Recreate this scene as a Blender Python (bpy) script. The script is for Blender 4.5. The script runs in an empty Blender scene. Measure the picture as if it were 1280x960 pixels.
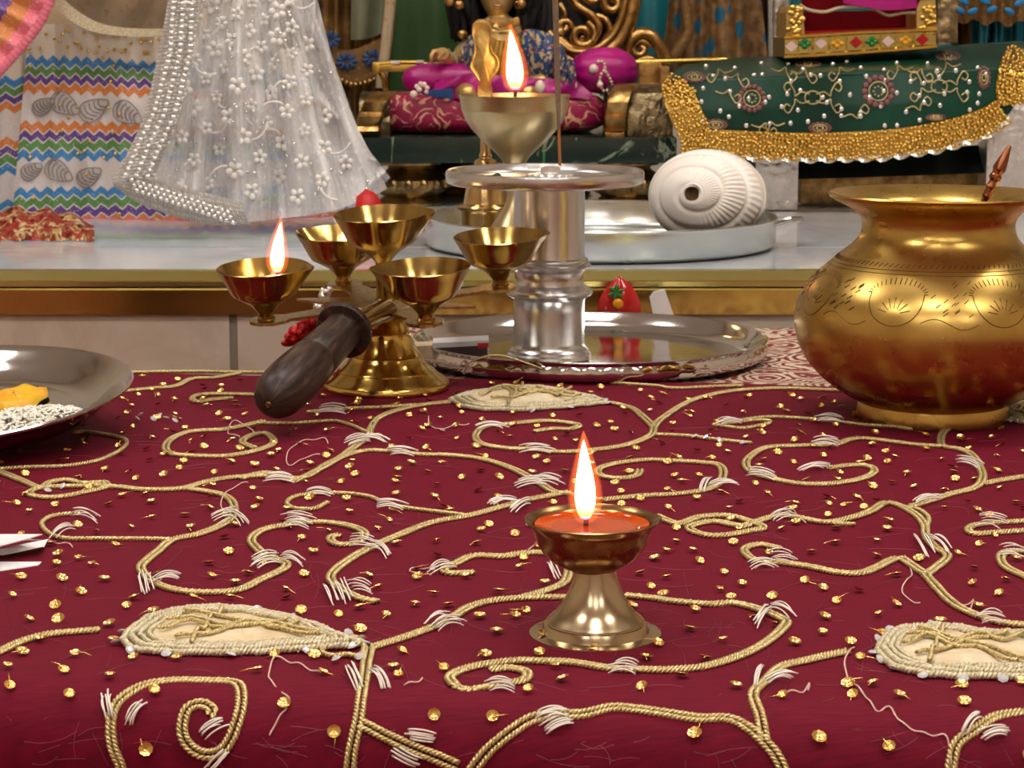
import bpy, bmesh, math, random
from mathutils import Vector, Matrix, noise
random.seed(7)
SC = bpy.context.scene
COL = SC.collection
PI = math.pi
R = math.radians
V = Vector

# ------------------------------------------------------------------ camera model (1280x960 photograph)
FPX, PITCH, HC = 2740.0, R(9.63), 0.31
CP, SP = math.cos(PITCH), math.sin(PITCH)
def ray(px, py):
    a = (px - 640) / FPX; b = (480 - py) / FPX
    return V((a, CP + b * SP, -SP + b * CP))
def G(px, py, z=0.0):
    d = ray(px, py); t = (z - HC) / d.z
    return V((0, 0, HC)) + d * t
def A(px, py, Y):
    d = ray(px, py); t = Y / d.y
    return V((0, 0, HC)) + d * t
def K(Y, z=0.0):
    return (Y * CP + (HC - z) * SP) / FPX

# ------------------------------------------------------------------ scene-tree helpers
def tag(o, label=None, cat=None, group=None, kind=None):
    if label: o['label'] = label
    if cat: o['category'] = cat
    if group: o['group'] = group
    if kind: o['kind'] = kind
    return o
def thing(name, label, cat, loc=(0, 0, 0), group=None):
    o = bpy.data.objects.new(name, None); COL.objects.link(o)
    o.empty_display_size = .02; o.location = loc
    return tag(o, label, cat, group)
def wloc(o):
    p = V((0, 0, 0))
    while o is not None:
        p += o.location; o = o.parent
    return p

class MB:
    """collects shapes in world coordinates and links them as ONE mesh object"""
    def __init__(s, M=None):
        s.v = []; s.f = []; s.a = []; s.M = M; s.flat = set()
    def add(s, p, uv=(0, 0, 0)):
        s.v.append(V(p)); s.a.append(uv); return len(s.v) - 1
    def grid(s, P, cu=False, cv=False, uv=None):
        n, m = len(P), len(P[0]); b = len(s.v)
        for i in range(n):
            for j in range(m):
                s.add(P[i][j], uv(i, j) if uv else (i / max(1, n - 1), j / max(1, m - 1), 0))
        for i in range(n if cu else n - 1):
            for j in range(m if cv else m - 1):
                i2 = (i + 1) % n; j2 = (j + 1) % m
                s.f.append((b + i * m + j, b + i2 * m + j, b + i2 * m + j2, b + i * m + j2))
        return s
    def lathe(s, prof, n=48, c=(0, 0, 0), M=None, rf=None):
        c = V(c); b = len(s.v); m = len(prof)
        for k in range(n):
            ph = 2 * PI * k / n
            for (r, z) in prof:
                q = rf(ph, r, z) if rf else r
                p = V((q * math.cos(ph), q * math.sin(ph), z))
                if M: p = M @ p
                s.add(c + p, (k / n, z, r))
        for k in range(n):
            k2 = (k + 1) % n
            for j in range(m - 1):
                q = (b + k * m + j, b + k2 * m + j, b + k2 * m + j + 1, b + k * m + j + 1)
                s.f.append(q)
        return s
    def tube(s, path, rad, n=8, caps=True):
        path = [V(p) for p in path]; N = len(path)
        if N < 2: return s
        rad = rad if isinstance(rad, (list, tuple)) else [rad] * N
        t0 = (path[1] - path[0]).normalized()
        up = V((0, 0, 1)) if abs(t0.z) < .9 else V((1, 0, 0))
        b = len(s.v)
        for i in range(N):
            t = (path[min(i + 1, N - 1)] - path[max(i - 1, 0)])
            if t.length < 1e-9: t = t0.copy()
            t.normalize()
            x = up - t * up.dot(t)
            if x.length < 1e-6: x = t.orthogonal()
            x.normalize(); up = x
            y = t.cross(x)
            for k in range(n):
                a = 2 * PI * k / n
                s.add(path[i] + (x * math.cos(a) + y * math.sin(a)) * rad[i], (i / (N - 1), k / n, 0))
        for i in range(N - 1):
            for k in range(n):
                k2 = (k + 1) % n
                s.f.append((b + i * n + k, b + i * n + k2, b + (i + 1) * n + k2, b + (i + 1) * n + k))
        if caps:
            s.f.append(tuple(b + k for k in reversed(range(n))))
            s.f.append(tuple(b + (N - 1) * n + k for k in range(n)))
        return s
    def ell(s, c, r, M=None, nu=16, nv=10, fn=None):
        c = V(c); r = r if isinstance(r, (tuple, list, Vector)) else (r, r, r)
        b = len(s.v)
        for i in range(nv + 1):
            th = PI * i / nv
            for k in range(nu):
                ph = 2 * PI * k / nu
                d = V((math.sin(th) * math.cos(ph), math.sin(th) * math.sin(ph), math.cos(th)))
                p = V((d.x * r[0], d.y * r[1], d.z * r[2]))
                if fn: p = fn(p, d)
                if M: p = M @ p
                s.add(c + p, (k / nu, 1 - i / nv, 0))
        for i in range(nv):
            for k in range(nu):
                k2 = (k + 1) % nu
                s.f.append((b + i * nu + k, b + (i + 1) * nu + k, b + (i + 1) * nu + k2, b + i * nu + k2))
        return s
    def rbox(s, c, size, bev=.001, M=None, seg=2):
        bm = bmesh.new(); bmesh.ops.create_cube(bm, size=1)
        for q in bm.verts: q.co = V((q.co.x * size[0], q.co.y * size[1], q.co.z * size[2]))
        if bev > 0:
            bmesh.ops.bevel(bm, geom=bm.edges[:] , offset=bev, segments=seg, profile=.7, affect='EDGES')
        b = len(s.v); bm.verts.index_update()
        for q in bm.verts:
            p = q.co.copy()
            if M: p = M @ p
            s.add(V(c) + p)
        for f in bm.faces: s.f.append(tuple(b + q.index for q in f.verts))
        bm.free(); return s
    def prism(s, poly, z0, z1, M=None, c=(0, 0, 0)):
        n = len(poly); b = len(s.v)
        for z in (z0, z1):
            for (x, y) in poly:
                p = V((x, y, z))
                if M: p = M @ p
                s.add(V(c) + p)
        s.f.append(tuple(b + i for i in reversed(range(n)))); s.f.append(tuple(b + n + i for i in range(n)))
        for i in range(n):
            j = (i + 1) % n
            s.f.append((b + i, b + j, b + n + j, b + n + i))
        return s
    def build(s, name, mat, parent=None, smooth=True, auto=40, origin=None):
        me = bpy.data.meshes.new(name)
        vs = [s.M @ p for p in s.v] if s.M else s.v
        if parent is not None: o0 = wloc(parent)
        elif origin is not None: o0 = V(origin)
        else:
            xs = [p.x for p in vs]; ys = [p.y for p in vs]; zs = [p.z for p in vs]
            o0 = V(((min(xs) + max(xs)) / 2, (min(ys) + max(ys)) / 2, min(zs)))
        me.from_pydata([p - o0 for p in vs], [], s.f)
        at = me.attributes.new('uvv', 'FLOAT_VECTOR', 'POINT')
        at.data.foreach_set('vector', [c for t in s.a for c in t])
        me.materials.append(mat)
        if smooth:
            me.polygons.foreach_set('use_smooth', [True] * len(me.polygons))
            if auto: me.set_sharp_from_angle(angle=R(auto))
        me.update()
        o = bpy.data.objects.new(name, me); COL.objects.link(o)
        if parent is not None: o.parent = parent
        else: o.location = o0
        return o

def cat(pts, step=6):
    """Catmull-Rom through 2-D/3-D points"""
    pts = [V((p[0], p[1], p[2] if len(p) > 2 else 0)) for p in pts]
    out = []
    for i in range(len(pts) - 1):
        p0 = pts[max(i - 1, 0)]; p1 = pts[i]; p2 = pts[i + 1]; p3 = pts[min(i + 2, len(pts) - 1)]
        for k in range(step):
            t = k / step
            out.append(.5 * ((2 * p1) + (p2 - p0) * t + (2 * p0 - 5 * p1 + 4 * p2 - p3) * t * t + (3 * p1 - p0 - 3 * p2 + p3) * t ** 3))
    out.append(pts[-1]); return out
def resample(pts, d):
    out = [pts[0]]; acc = 0.0; nxt = d
    for i in range(1, len(pts)):
        a, b = pts[i - 1], pts[i]; L = (b - a).length
        while L > 0 and nxt <= acc + L:
            out.append(a.lerp(b, (nxt - acc) / L)); nxt += d
        acc += L
    out.append(pts[-1]); return out
def lerp(a, b, t): return a + (b - a) * t
def interp(tab, x):
    if x <= tab[0][0]: return tab[0][1]
    for i in range(1, len(tab)):
        if x <= tab[i][0]:
            a, b = tab[i - 1], tab[i]
            return lerp(a[1], b[1], (x - a[0]) / (b[0] - a[0]))
    return tab[-1][1]
def mirror_profile(p): return p

# ------------------------------------------------------------------ materials
def lin(c):
    return tuple((x / 255 / 12.92 if x / 255 <= .04045 else ((x / 255 + .055) / 1.055) ** 2.4) for x in c[:3]) + (1.0,)
class N:
    def __init__(s, name):
        s.m = bpy.data.materials.new(name); s.m.use_nodes = True
        s.t = s.m.node_tree; s.t.nodes.clear()
        s.out = s.t.nodes.new('ShaderNodeOutputMaterial')
    def n(s, kind, **kw):
        x = s.t.nodes.new('ShaderNode' + kind)
        for k, v in kw.items():
            if hasattr(x, k): setattr(x, k, v)
        return x
    def l(s, a, b): s.t.links.new(a, b)
    def setv(s, sock, v):
        if hasattr(v, 'is_linked') or isinstance(v, bpy.types.NodeSocket): s.l(v, sock)
        else: sock.default_value = v
    def coord(s, kind='Object'): return s.n('TexCoord').outputs[kind]
    def attr(s, comp=None):
        a = s.n('Attribute'); a.attribute_name = 'uvv'
        if comp is None: return a.outputs['Vector']
        sp = s.n('SeparateXYZ'); s.l(a.outputs['Vector'], sp.inputs[0]); return sp.outputs[comp]
    def warp(s, scale, amt):
        x = s.n('TexNoise'); x.inputs['Scale'].default_value = scale; x.inputs['Detail'].default_value = 3; co = s.coord(); s.l(co, x.inputs['Vector'])
        m1 = s.n('VectorMath'); m1.operation = 'SCALE'; s.l(x.outputs['Color'], m1.inputs[0]); m1.inputs['Scale'].default_value = amt
        m2 = s.n('VectorMath'); m2.operation = 'ADD'; s.l(co, m2.inputs[0]); s.l(m1.outputs[0], m2.inputs[1]); return m2.outputs[0]
    def math(s, op, a, b=0.0, c=0.0):
        x = s.n('Math'); x.operation = op
        for i, v in enumerate((a, b, c)):
            s.setv(x.inputs[i], v)
        return x.outputs[0]
    def noise(s, scale, detail=3, vec=None, rough=.5, out='Fac', dist=0.0):
        x = s.n('TexNoise'); x.inputs['Scale'].default_value = scale; x.inputs['Detail'].default_value = detail
        x.inputs['Roughness'].default_value = rough; x.inputs['Distortion'].default_value = dist
        s.l(vec if vec is not None else s.coord(), x.inputs['Vector']); return x.outputs[out]
    def voro(s, scale, vec=None, feature='F1', out='Distance', rnd=1.0):
        x = s.n('TexVoronoi'); x.feature = feature; x.inputs['Scale'].default_value = scale
        x.inputs['Randomness'].default_value = rnd
        s.l(vec if vec is not None else s.coord(), x.inputs['Vector']); return x.outputs[out]
    def ramp(s, fac, stops, interp='LINEAR'):
        x = s.n('ValToRGB'); cr = x.color_ramp; cr.interpolation = interp
        while len(cr.elements) > 1: cr.elements.remove(cr.elements[-1])
        cr.elements[0].position = stops[0][0]; cr.elements[0].color = stops[0][1]
        for p, c in stops[1:]:
            e = cr.elements.new(p); e.color = c
        s.l(fac, x.inputs[0]); return x.outputs['Color']
    def mix(s, fac, a, b):
        x = s.n('Mix'); x.data_type = 'RGBA'
        s.setv(x.inputs[0], fac); s.setv(x.inputs[6], a); s.setv(x.inputs[7], b); return x.outputs[2]
    def mapr(s, v, a, b, c=0.0, d=1.0):
        x = s.n('MapRange'); s.l(v, x.inputs[0])
        for i, q in enumerate((a, b, c, d)): x.inputs[i + 1].default_value = q
        return x.outputs[0]
    def bump(s, h, strength=.3, dist=.001):
        x = s.n('Bump'); x.inputs['Strength'].default_value = strength; x.inputs['Distance'].default_value = dist
        s.l(h, x.inputs['Height']); return x.outputs['Normal']
    def bsdf(s, **kw):
        b = s.n('BsdfPrincipled')
        for k, v in kw.items():
            s.setv(b.inputs[k.replace('_', ' ')], v)
        s.p = b; return b.outputs[0]
    def done(s, sh): s.l(sh, s.out.inputs['Surface']); return s.m

def mk(name, c, rough=.5, metal=0.0, c2=None, scale=30, bump=0.0, bscale=None, bdist=.001, rough2=None, **kw):
    n = N(name); c = c if len(c) == 4 else lin(c)
    base = c
    if c2 is not None:
        c2 = c2 if len(c2) == 4 else lin(c2)
        f = n.mapr(n.noise(scale, 5, rough=.62), .32, .68)
        base = n.mix(f, c, c2)
        if rough2 is not None: rough = n.mapr(n.noise(scale * 1.7, 4), .3, .7, rough, rough2)
    args = dict(Base_Color=base, Roughness=rough, Metallic=metal)
    if bump: args['Normal'] = n.bump(n.noise(bscale or scale, 4), bump, bdist)
    args.update(kw)
    return n.done(n.bsdf(**args))

M = {}
M['steel'] = mk('polished_steel', (.72, .71, .69, 1), .07, 1.0, c2=(.62, .61, .6, 1), scale=14, rough2=.13)
M['steel_dull'] = mk('tray_steel', (.66, .68, .66, 1), .2, 1.0, c2=(.58, .60, .59, 1), scale=12, rough2=.28)
M['alu'] = mk('aluminium', (.66, .66, .67, 1), .25, 1.0)
M['brass'] = mk('polished_brass', (.74, .53, .15, 1), .12, 1.0, c2=(.62, .43, .11, 1), scale=35, rough2=.22)
M['brass_dark'] = mk('darkened_brass', (.36, .20, .065, 1), .2, 1.0, c2=(.22, .115, .04, 1), scale=45, rough2=.34)
M['brass_cup'] = mk('oiled_brass', (.46, .32, .10, 1), .15, 1.0, c2=(.36, .23, .07, 1), scale=45, rough2=.22)
M['brass_pot'] = mk('pot_brass', (.62, .42, .12, 1), .25, 1.0, c2=(.52, .33, .085, 1), scale=26, rough2=.33)
M['pot_line'] = mk('engraved_line', (.16, .09, .03, 1), .4, .8)
M['diya'] = mk('diya_bronze', (.56, .45, .30, 1), .17, 1.0, c2=(.46, .35, .2, 1), scale=50, rough2=.26)
M['diya_cup'] = mk('diya_cup_bronze', (.34, .20, .085, 1), .22, 1.0, c2=(.25, .14, .055, 1), scale=50, rough2=.3)
M['bowl'] = mk('bowl_brass', (.56, .45, .26, 1), .28, 1.0, c2=(.48, .37, .2, 1), scale=30, rough2=.36)
M['bowl_handle'] = mk('handle_gold', (.62, .42, .14, 1), .5, .75, c2=(.46, .29, .08, 1), scale=120, bump=.5, bscale=160, bdist=.002)
M['post'] = mk('post_brass', (.62, .43, .2, 1), .22, 1.0, c2=(.5, .33, .13, 1), scale=50)
M['antique'] = mk('antique_bronze', (.50, .35, .15, 1), .3, 1.0, c2=(.16, .10, .04, 1), scale=60, bump=.5, bscale=90, bdist=.003)
M['throne'] = mk('throne_gold', (.58, .36, .13, 1), .3, 1.0, c2=(.28, .15, .05, 1), scale=70, bump=.4, bscale=120, bdist=.002)
M['throne_side'] = mk('throne_side', (.42, .32, .18, 1), .3, 1.0, c2=(.10, .08, .04, 1), scale=55, bump=.8, bscale=70, bdist=.006)
M['plate'] = mk('engraved_brass', (.66, .50, .22, 1), .3, 1.0, c2=(.34, .23, .09, 1), scale=260, bump=.6, bscale=240, bdist=.0015)
M['gold'] = mk('bright_gold', (.82, .57, .16, 1), .25, 1.0, c2=(.62, .40, .08, 1), scale=90)
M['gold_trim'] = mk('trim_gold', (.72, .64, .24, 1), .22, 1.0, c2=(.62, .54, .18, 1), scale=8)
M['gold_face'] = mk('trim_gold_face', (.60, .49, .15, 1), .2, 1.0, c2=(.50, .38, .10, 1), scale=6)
M['rope'] = mk('gold_thread', (.86, .72, .38, 1), .34, .6, c2=(.46, .33, .11, 1), scale=520)
M['rope_pale'] = mk('pale_gold_thread', (.80, .74, .56, 1), .42, .35, c2=(.52, .42, .22, 1), scale=420)
M['sequin'] = mk('sequin_gold', (.88, .58, .19, 1), .26, .95)
M['stitch'] = mk('white_thread', (.86, .80, .72, 1), .6, 0)
M['pink_thread'] = mk('loose_thread', (.72, .48, .42, 1), .6, 0)
M['fibre'] = mk('cloth_fibre', (.26, .05, .075, 1), .6, 0)
M['cream'] = mk('cream_silk', (.80, .70, .50, 1), .55, 0, c2=(.62, .45, .24, 1), scale=70, bump=.3, bscale=160)
M['crystal'] = mk('crystal_bead', (.80, .82, .86, 1), .08, .35)
M['flower_white'] = mk('white_embroidery', (.85, .82, .79, 1), .6, 0)
M['white'] = mk('white_paper', (.82, .81, .82, 1), .6, 0)
M['black'] = mk('matte_black', (.012, .012, .014, 1), .6, 0)
M['match_side'] = mk('striking_strip', (.055, .03, .03, 1), .8, 0)
M['red'] = mk('bright_red', (.62, .012, .012, 1), .5, 0, c2=(.45, .008, .01, 1), scale=60)
M['red_gloss'] = mk('glossy_red', (.50, .012, .012, 1), .12, 0)
M['green_paint'] = mk('green_enamel', (.02, .20, .03, 1), .3, 0)
M['orange_paint'] = mk('orange_enamel', (.90, .33, .01, 1), .3, 0)
M['yellow_gem'] = mk('amber_gem', (.75, .36, .02, 1), .12, 0)
M['red_gem'] = mk('ruby_gem', (.42, .006, .012, 1), .1, 0)
M['green_gem'] = mk('emerald_gem', (.01, .20, .03, 1), .12, 0)
M['pink_gem'] = mk('pale_gem', (.72, .52, .46, 1), .12, 0)
M['pearl'] = mk('pearl', (.82, .66, .56, 1), .2, 0)
M['hair'] = mk('black_hair', (.008, .006, .006, 1), .7, 0, Specular_IOR_Level=.2)
M['deity'] = mk('gilded_statue', (.80, .55, .22, 1), .36, .7, c2=(.72, .46, .16, 1), scale=50)
M['lip'] = mk('statue_lip', (.40, .20, .08, 1), .3, .6)
M['magenta'] = mk('magenta_silk', (.50, .002, .21, 1), .38, 0, c2=(.26, .001, .12, 1), scale=25, bump=.4, bscale=30, bdist=.005)
M['velvet'] = mk('dark_red_velvet', (.13, .002, .004, 1), .85, 0, Specular_IOR_Level=.1)
M['red_felt'] = mk('red_felt', (.40, .005, .008, 1), .85, 0, Specular_IOR_Level=.1)
M['silver'] = mk('embossed_silver', (.82, .79, .77, 1), .3, .9, c2=(.62, .59, .57, 1), scale=60, bump=.8, bscale=110, bdist=.004)
M['silver_bead'] = mk('silver_bead', (.82, .80, .77, 1), .25, .8)
M['blue_bead'] = mk('blue_tassel', (.02, .07, .22, 1), .35, .3)
M['ash'] = mk('incense_coat', (.20, .13, .085, 1), .9, 0, c2=(.28, .19, .12, 1), scale=300)
M['stick'] = mk('incense_stick', (.50, .16, .04, 1), .6, 0)
M['wick'] = mk('wick', (.05, .03, .05, 1), .9, 0)
M['orange_petal'] = mk('orange_petal', (.86, .33, .008, 1), .45, 0, c2=(.80, .50, .02, 1), scale=60, bump=.4, bscale=120)
M['rice'] = mk('rice', (.90, .87, .78, 1), .45, 0)
M['shell'] = mk('conch_white', (.93, .88, .83, 1), .26, 0, c2=(.91, .83, .75, 1), scale=14, Subsurface_Weight=.12, Subsurface_Radius=(.01, .006, .004))
M['shell_hole'] = mk('conch_hole', (.22, .12, .05, 1), .8, 0, c2=(.12, .06, .03, 1), scale=150)
M['copper'] = mk('copper_spoon', (.32, .115, .05, 1), .22, .9, c2=(.24, .08, .035, 1), scale=60)
M['wall'] = mk('wall_paint', (.70, .60, .47, 1), .8, 0, c2=(.66, .56, .44, 1), scale=3)
M['ceil'] = mk('ceiling_paint', (.78, .74, .68, 1), .8, 0)
M['floor'] = mk('floor_carpet', (.30, .10, .08, 1), .9, 0, c2=(.22, .07, .06, 1), scale=40)
M['wood_table'] = mk('table_wood', (.22, .11, .05, 1), .5, 0, c2=(.14, .07, .03, 1), scale=8)
M['grout'] = mk('grout', (.26, .22, .18, 1), .8, 0)
M['back'] = mk('back_wall', (.62, .54, .43, 1), .7, 0, c2=(.56, .48, .38, 1), scale=4)
M['green_drape'] = mk('green_satin', (.030, .085, .016, 1), .55, 0, c2=(.016, .055, .010, 1), scale=5)
M['teal_drape'] = mk('teal_satin', (.012, .19, .22, 1), .45, 0, c2=(.008, .10, .13, 1), scale=9)
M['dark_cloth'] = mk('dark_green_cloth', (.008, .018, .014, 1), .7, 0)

def wood():
    n = N('handle_wood'); co = n.coord()
    cb = n.n('CombineXYZ'); n.l(n.math('MULTIPLY', n.attr(0), 26.0), cb.inputs[0]); n.l(n.math('MULTIPLY', n.attr(1), 28.0), cb.inputs[1])
    f = n.noise(1.0, 6, cb.outputs[0], .72)
    c = n.ramp(f, [(.3, (.005, .003, .0025, 1)), (.5, (.030, .015, .011, 1)), (.66, (.095, .050, .036, 1))])
    return n.done(n.bsdf(Base_Color=c, Specular_IOR_Level=.35, Roughness=n.mapr(f, .3, .7, .36, .5), Normal=n.bump(f, .15, .001)))
M['wood'] = wood()

def marble(name, base, vein, scale, rough, w=.06, dist=1.5):
    n = N(name)
    a = n.noise(scale, 6, rough=.6, dist=dist)
    v = n.math('ABSOLUTE', n.math('SUBTRACT', a, .5))
    f = n.mapr(v, 0.0, w)
    big = n.mapr(n.noise(scale * .6, 3), .35, .7)
    c = n.mix(f, vein, n.mix(big, base, tuple(x * .86 for x in base[:3]) + (1,)))
    return n.done(n.bsdf(Base_Color=c, Roughness=rough))
M['marble'] = marble('white_marble', (.62, .64, .66, 1), (.48, .50, .54, 1), 2.2, .08, .05)
M['riser'] = marble('beige_marble', (.68, .58, .47, 1), (.58, .47, .37, 1), 3.0, .3, .05)
M['green_marble'] = marble('green_marble', (.007, .022, .015, 1), (.26, .30, .21, 1), 9, .2, .022, 1.3)

def cloth_red():
    n = N('red_chiffon')
    mp = n.n('Mapping'); n.l(n.coord(), mp.inputs[0]); mp.inputs['Scale'].default_value = (1, 14, 1); mp.inputs['Rotation'].default_value = (0, 0, .12)
    f = n.noise(70, 4, mp.outputs[0])
    big = n.noise(5, 3)
    c = n.mix(n.mapr(f, .3, .7), (.100, .0022, .0135, 1), (.172, .0034, .0195, 1))
    c = n.mix(n.mapr(big, .35, .7, 0, .4), c, (.138, .0028, .0165, 1))
    weave = n.noise(900, 2)
    return n.done(n.bsdf(Base_Color=c, Roughness=.7, Sheen_Weight=.02, Sheen_Roughness=.5, Sheen_Tint=(.8, .2, .3, 1), Specular_IOR_Level=.12,
                         Normal=n.bump(n.math('ADD', f, n.math('MULTIPLY', weave, .4)), .25, .0006)))
M['cloth'] = cloth_red()

def brocade():
    n = N('floral_brocade')
    d = n.voro(24, n.warp(30, .03)); w = n.math('SINE', n.math('MULTIPLY', d, 34.0))
    f = n.mapr(n.math('ADD', w, n.math('MULTIPLY', n.noise(90, 3), 1.2)), .2, .9)
    c = n.mix(f, (.18, .012, .018, 1), (.62, .48, .36, 1))
    return n.done(n.bsdf(Base_Color=c, Roughness=.6, Normal=n.bump(f, .4, .001)))
M['brocade'] = brocade()
def cushion():
    n = N('magenta_brocade')
    d = n.voro(26, n.warp(24, .05)); w = n.math('SINE', n.math('MULTIPLY', d, 27.0))
    x = n.math('ADD', w, n.math('MULTIPLY', n.math('SUBTRACT', n.noise(55, 4), .5), 3.0))
    f = n.mapr(x, .55, .95)
    c = n.mix(f, (.30, .004, .055, 1), (.66, .36, .20, 1))
    return n.done(n.bsdf(Base_Color=c, Roughness=.5, Normal=n.bump(f, .5, .0015)))
M['cushion'] = cushion()

def stripes():
    n = N('striped_skirt')
    u = n.attr(0); v = n.attr(1)
    tri = n.math('PINGPONG', n.math('MULTIPLY', u, 26.0), .5)
    vz = n.math('ADD', v, n.math('MULTIPLY', n.math('SUBTRACT', tri, .25), .055))
    cream = lin((222, 207, 188)); blue = lin((58, 130, 190)); green = lin((88, 138, 74)); purp = lin((98, 62, 142)); orng = lin((212, 126, 62)); white = lin((218, 208, 206)); pink = lin((232, 110, 140))
    seq = [(0, cream), (.159, blue), (.206, green), (.25, purp), (.29, orng), (.337, white), (.476, orng), (.524, purp), (.566, green), (.615, blue), (.663, white), (.80, blue), (.845, green), (.893, purp), (.937, orng), (.972, pink)]
    c = n.ramp(vz, seq, 'CONSTANT')
    # silver zig-zag edging between the bands
    edge = None
    for p, _ in seq[1:]:
        e = n.math('LESS_THAN', n.math('ABSOLUTE', n.math('SUBTRACT', vz, p)), .0045)
        edge = e if edge is None else n.math('MAXIMUM', edge, e)
    c = n.mix(edge, c, (.66, .60, .58, 1))
    # leaf print in the white bands
    cb = n.n('CombineXYZ'); n.l(n.math('MULTIPLY', u, 16.0), cb.inputs[0]); n.l(n.math('MULTIPLY', v, 7.2), cb.inputs[1])
    d = n.voro(1.0, cb.outputs[0], rnd=.25)
    ring = n.math('LESS_THAN', n.math('ABSOLUTE', n.math('SINE', n.math('MULTIPLY', d, 26.0))), .33)
    ring = n.math('MULTIPLY', ring, n.math('LESS_THAN', d, .40))
    inw = n.math('MAXIMUM', n.math('MULTIPLY', n.math('GREATER_THAN', vz, .345), n.math('LESS_THAN', vz, .47)), n.math('MULTIPLY', n.math('GREATER_THAN', vz, .672), n.math('LESS_THAN', vz, .795)))
    c = n.mix(n.math('MULTIPLY', n.math('MULTIPLY', ring, inw), .2), c, (.36, .32, .31, 1))
    sp = n.noise(420, 2)
    c = n.mix(n.mapr(sp, .62, .72, 0, .55), c, (.9, .86, .8, 1))
    return n.done(n.bsdf(Base_Color=c, Roughness=.45, Normal=n.bump(n.noise(300, 3), .5, .001)))
M['stripes'] = stripes()
def sleeve():
    n = N('striped_sleeve'); v = n.attr(1); u = n.attr(0)
    tri = n.math('PINGPONG', n.math('MULTIPLY', u, 12.0), .5)
    vz = n.math('ADD', v, n.math('MULTIPLY', n.math('SUBTRACT', tri, .25), .07))
    c = n.ramp(vz, [(0, lin((235, 120, 140))), (.17, lin((214, 135, 70))), (.38, lin((110, 75, 150))), (.55, lin((95, 140, 90))), (.74, lin((80, 145, 200))), (.9, lin((200, 190, 190)))], 'CONSTANT')
    c = n.mix(n.mapr(n.noise(350, 2), .58, .7, 0, .6), c, (.85, .78, .7, 1))
    return n.done(n.bsdf(Base_Color=c, Roughness=.5, Normal=n.bump(n.noise(260, 3), .6, .0015)))
M['sleeve'] = sleeve()
def sequin_cloth(name, a, b, scale, dark):
    n = N(name)
    d = n.voro(scale); dots = n.math('LESS_THAN', d, .26)
    c = n.mix(n.noise(6, 3), a, b)
    c = n.mix(dots, c, dark)
    return n.done(n.bsdf(Base_Color=c, Roughness=.5, Metallic=n.math('MULTIPLY', dots, .6), Normal=n.bump(n.noise(120, 3), .4, .002)))
M['bodice'] = sequin_cloth('cream_sequin_cloth', lin((205, 185, 155)), lin((150, 120, 85)), 75, lin((180, 150, 105)))
M['front_gold'] = mk('gold_brocade', lin((205, 160, 80)), .45, .3, c2=lin((170, 122, 52)), scale=160, bump=.4, bscale=200)
M['gold_sheer'] = sequin_cloth('gold_tissue', lin((140, 100, 50)), lin((95, 62, 24)), 120, lin((165, 130, 75)))
def leafy():
    n = N('gold_leaf_cloth')
    mp = n.n('Mapping'); n.l(n.coord(), mp.inputs[0]); mp.inputs['Scale'].default_value = (40, 40, 26); mp.inputs['Rotation'].default_value = (0, .7, 0)
    d = n.voro(1.0, mp.outputs[0], rnd=.9)
    f = n.math('LESS_THAN', d, .33)
    g = n.mix(n.mapr(n.noise(70, 4), .35, .65), lin((150, 112, 66)), lin((96, 66, 36)))
    c = n.mix(f, g, lin((20, 95, 125)))
    return n.done(n.bsdf(Base_Color=c, Roughness=.45, Normal=n.bump(n.noise(150, 3), .5, .003)))
M['leafy'] = leafy()
def tissue():
    n = N('brown_gold_tissue')
    f = n.noise(11, 5, dist=1.6)
    c = n.ramp(f, [(.3, lin((58, 36, 14))), (.5, lin((120, 84, 40))), (.68, lin((176, 138, 82)))])
    return n.done(n.bsdf(Base_Color=c, Roughness=.4, Metallic=.3, Normal=n.bump(f, .5, .01)))
M['tissue'] = tissue()
def veil():
    n = N('white_net')
    f = n.noise(170, 4); cells = n.voro(700, feature='DISTANCE_TO_EDGE')
    cb = n.n('CombineXYZ'); n.l(n.math('MULTIPLY', n.attr(0), 13.0), cb.inputs[0]); n.l(n.math('MULTIPLY', n.attr(1), 1.5), cb.inputs[1])
    folds = n.noise(1.0, 3, cb.outputs[0], rough=.6, dist=.6)
    al = n.math('ADD', n.mapr(folds, .36, .62, .20, .82), n.mapr(cells, 0, .12, .10, -.02))
    al = n.math('ADD', al, n.mapr(f, .56, .68, 0, .25))
    b = n.bsdf(Base_Color=(.80, .79, .80, 1), Roughness=.5, Sheen_Weight=.3)
    t = n.n('BsdfTransparent'); x = n.n('MixShader')
    n.l(al, x.inputs[0]); n.l(t.outputs[0], x.inputs[1]); n.l(b, x.inputs[2])
    return n.done(x.outputs[0])
M['veil'] = veil()
def band():
    n = N('silver_lace_band')
    u = n.math('MULTIPLY', n.attr(0), 60.0); v = n.math('MULTIPLY', n.attr(1), 6.0)
    cb = n.n('CombineXYZ'); n.l(u, cb.inputs[0]); n.l(v, cb.inputs[1])
    d = n.voro(1.0, cb.outputs[0], rnd=.35)
    f = n.math('LESS_THAN', d, .33)
    c = n.mix(f, (.56, .53, .50, 1), (.74, .71, .68, 1))
    return n.done(n.bsdf(Base_Color=c, Roughness=.3, Metallic=.35, Normal=n.bump(n.math('SUBTRACT', 1.0, d), .9, .004)))
M['band'] = band()
def green_cover():
    n = N('green_silk')
    f = n.noise(9, 4)
    c = n.mix(n.mapr(f, .3, .7), (.002, .022, .013, 1), (.004, .060, .034, 1))
    return n.done(n.bsdf(Base_Color=c, Roughness=.36, Specular_IOR_Level=.3))
M['green_cover'] = green_cover()
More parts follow.
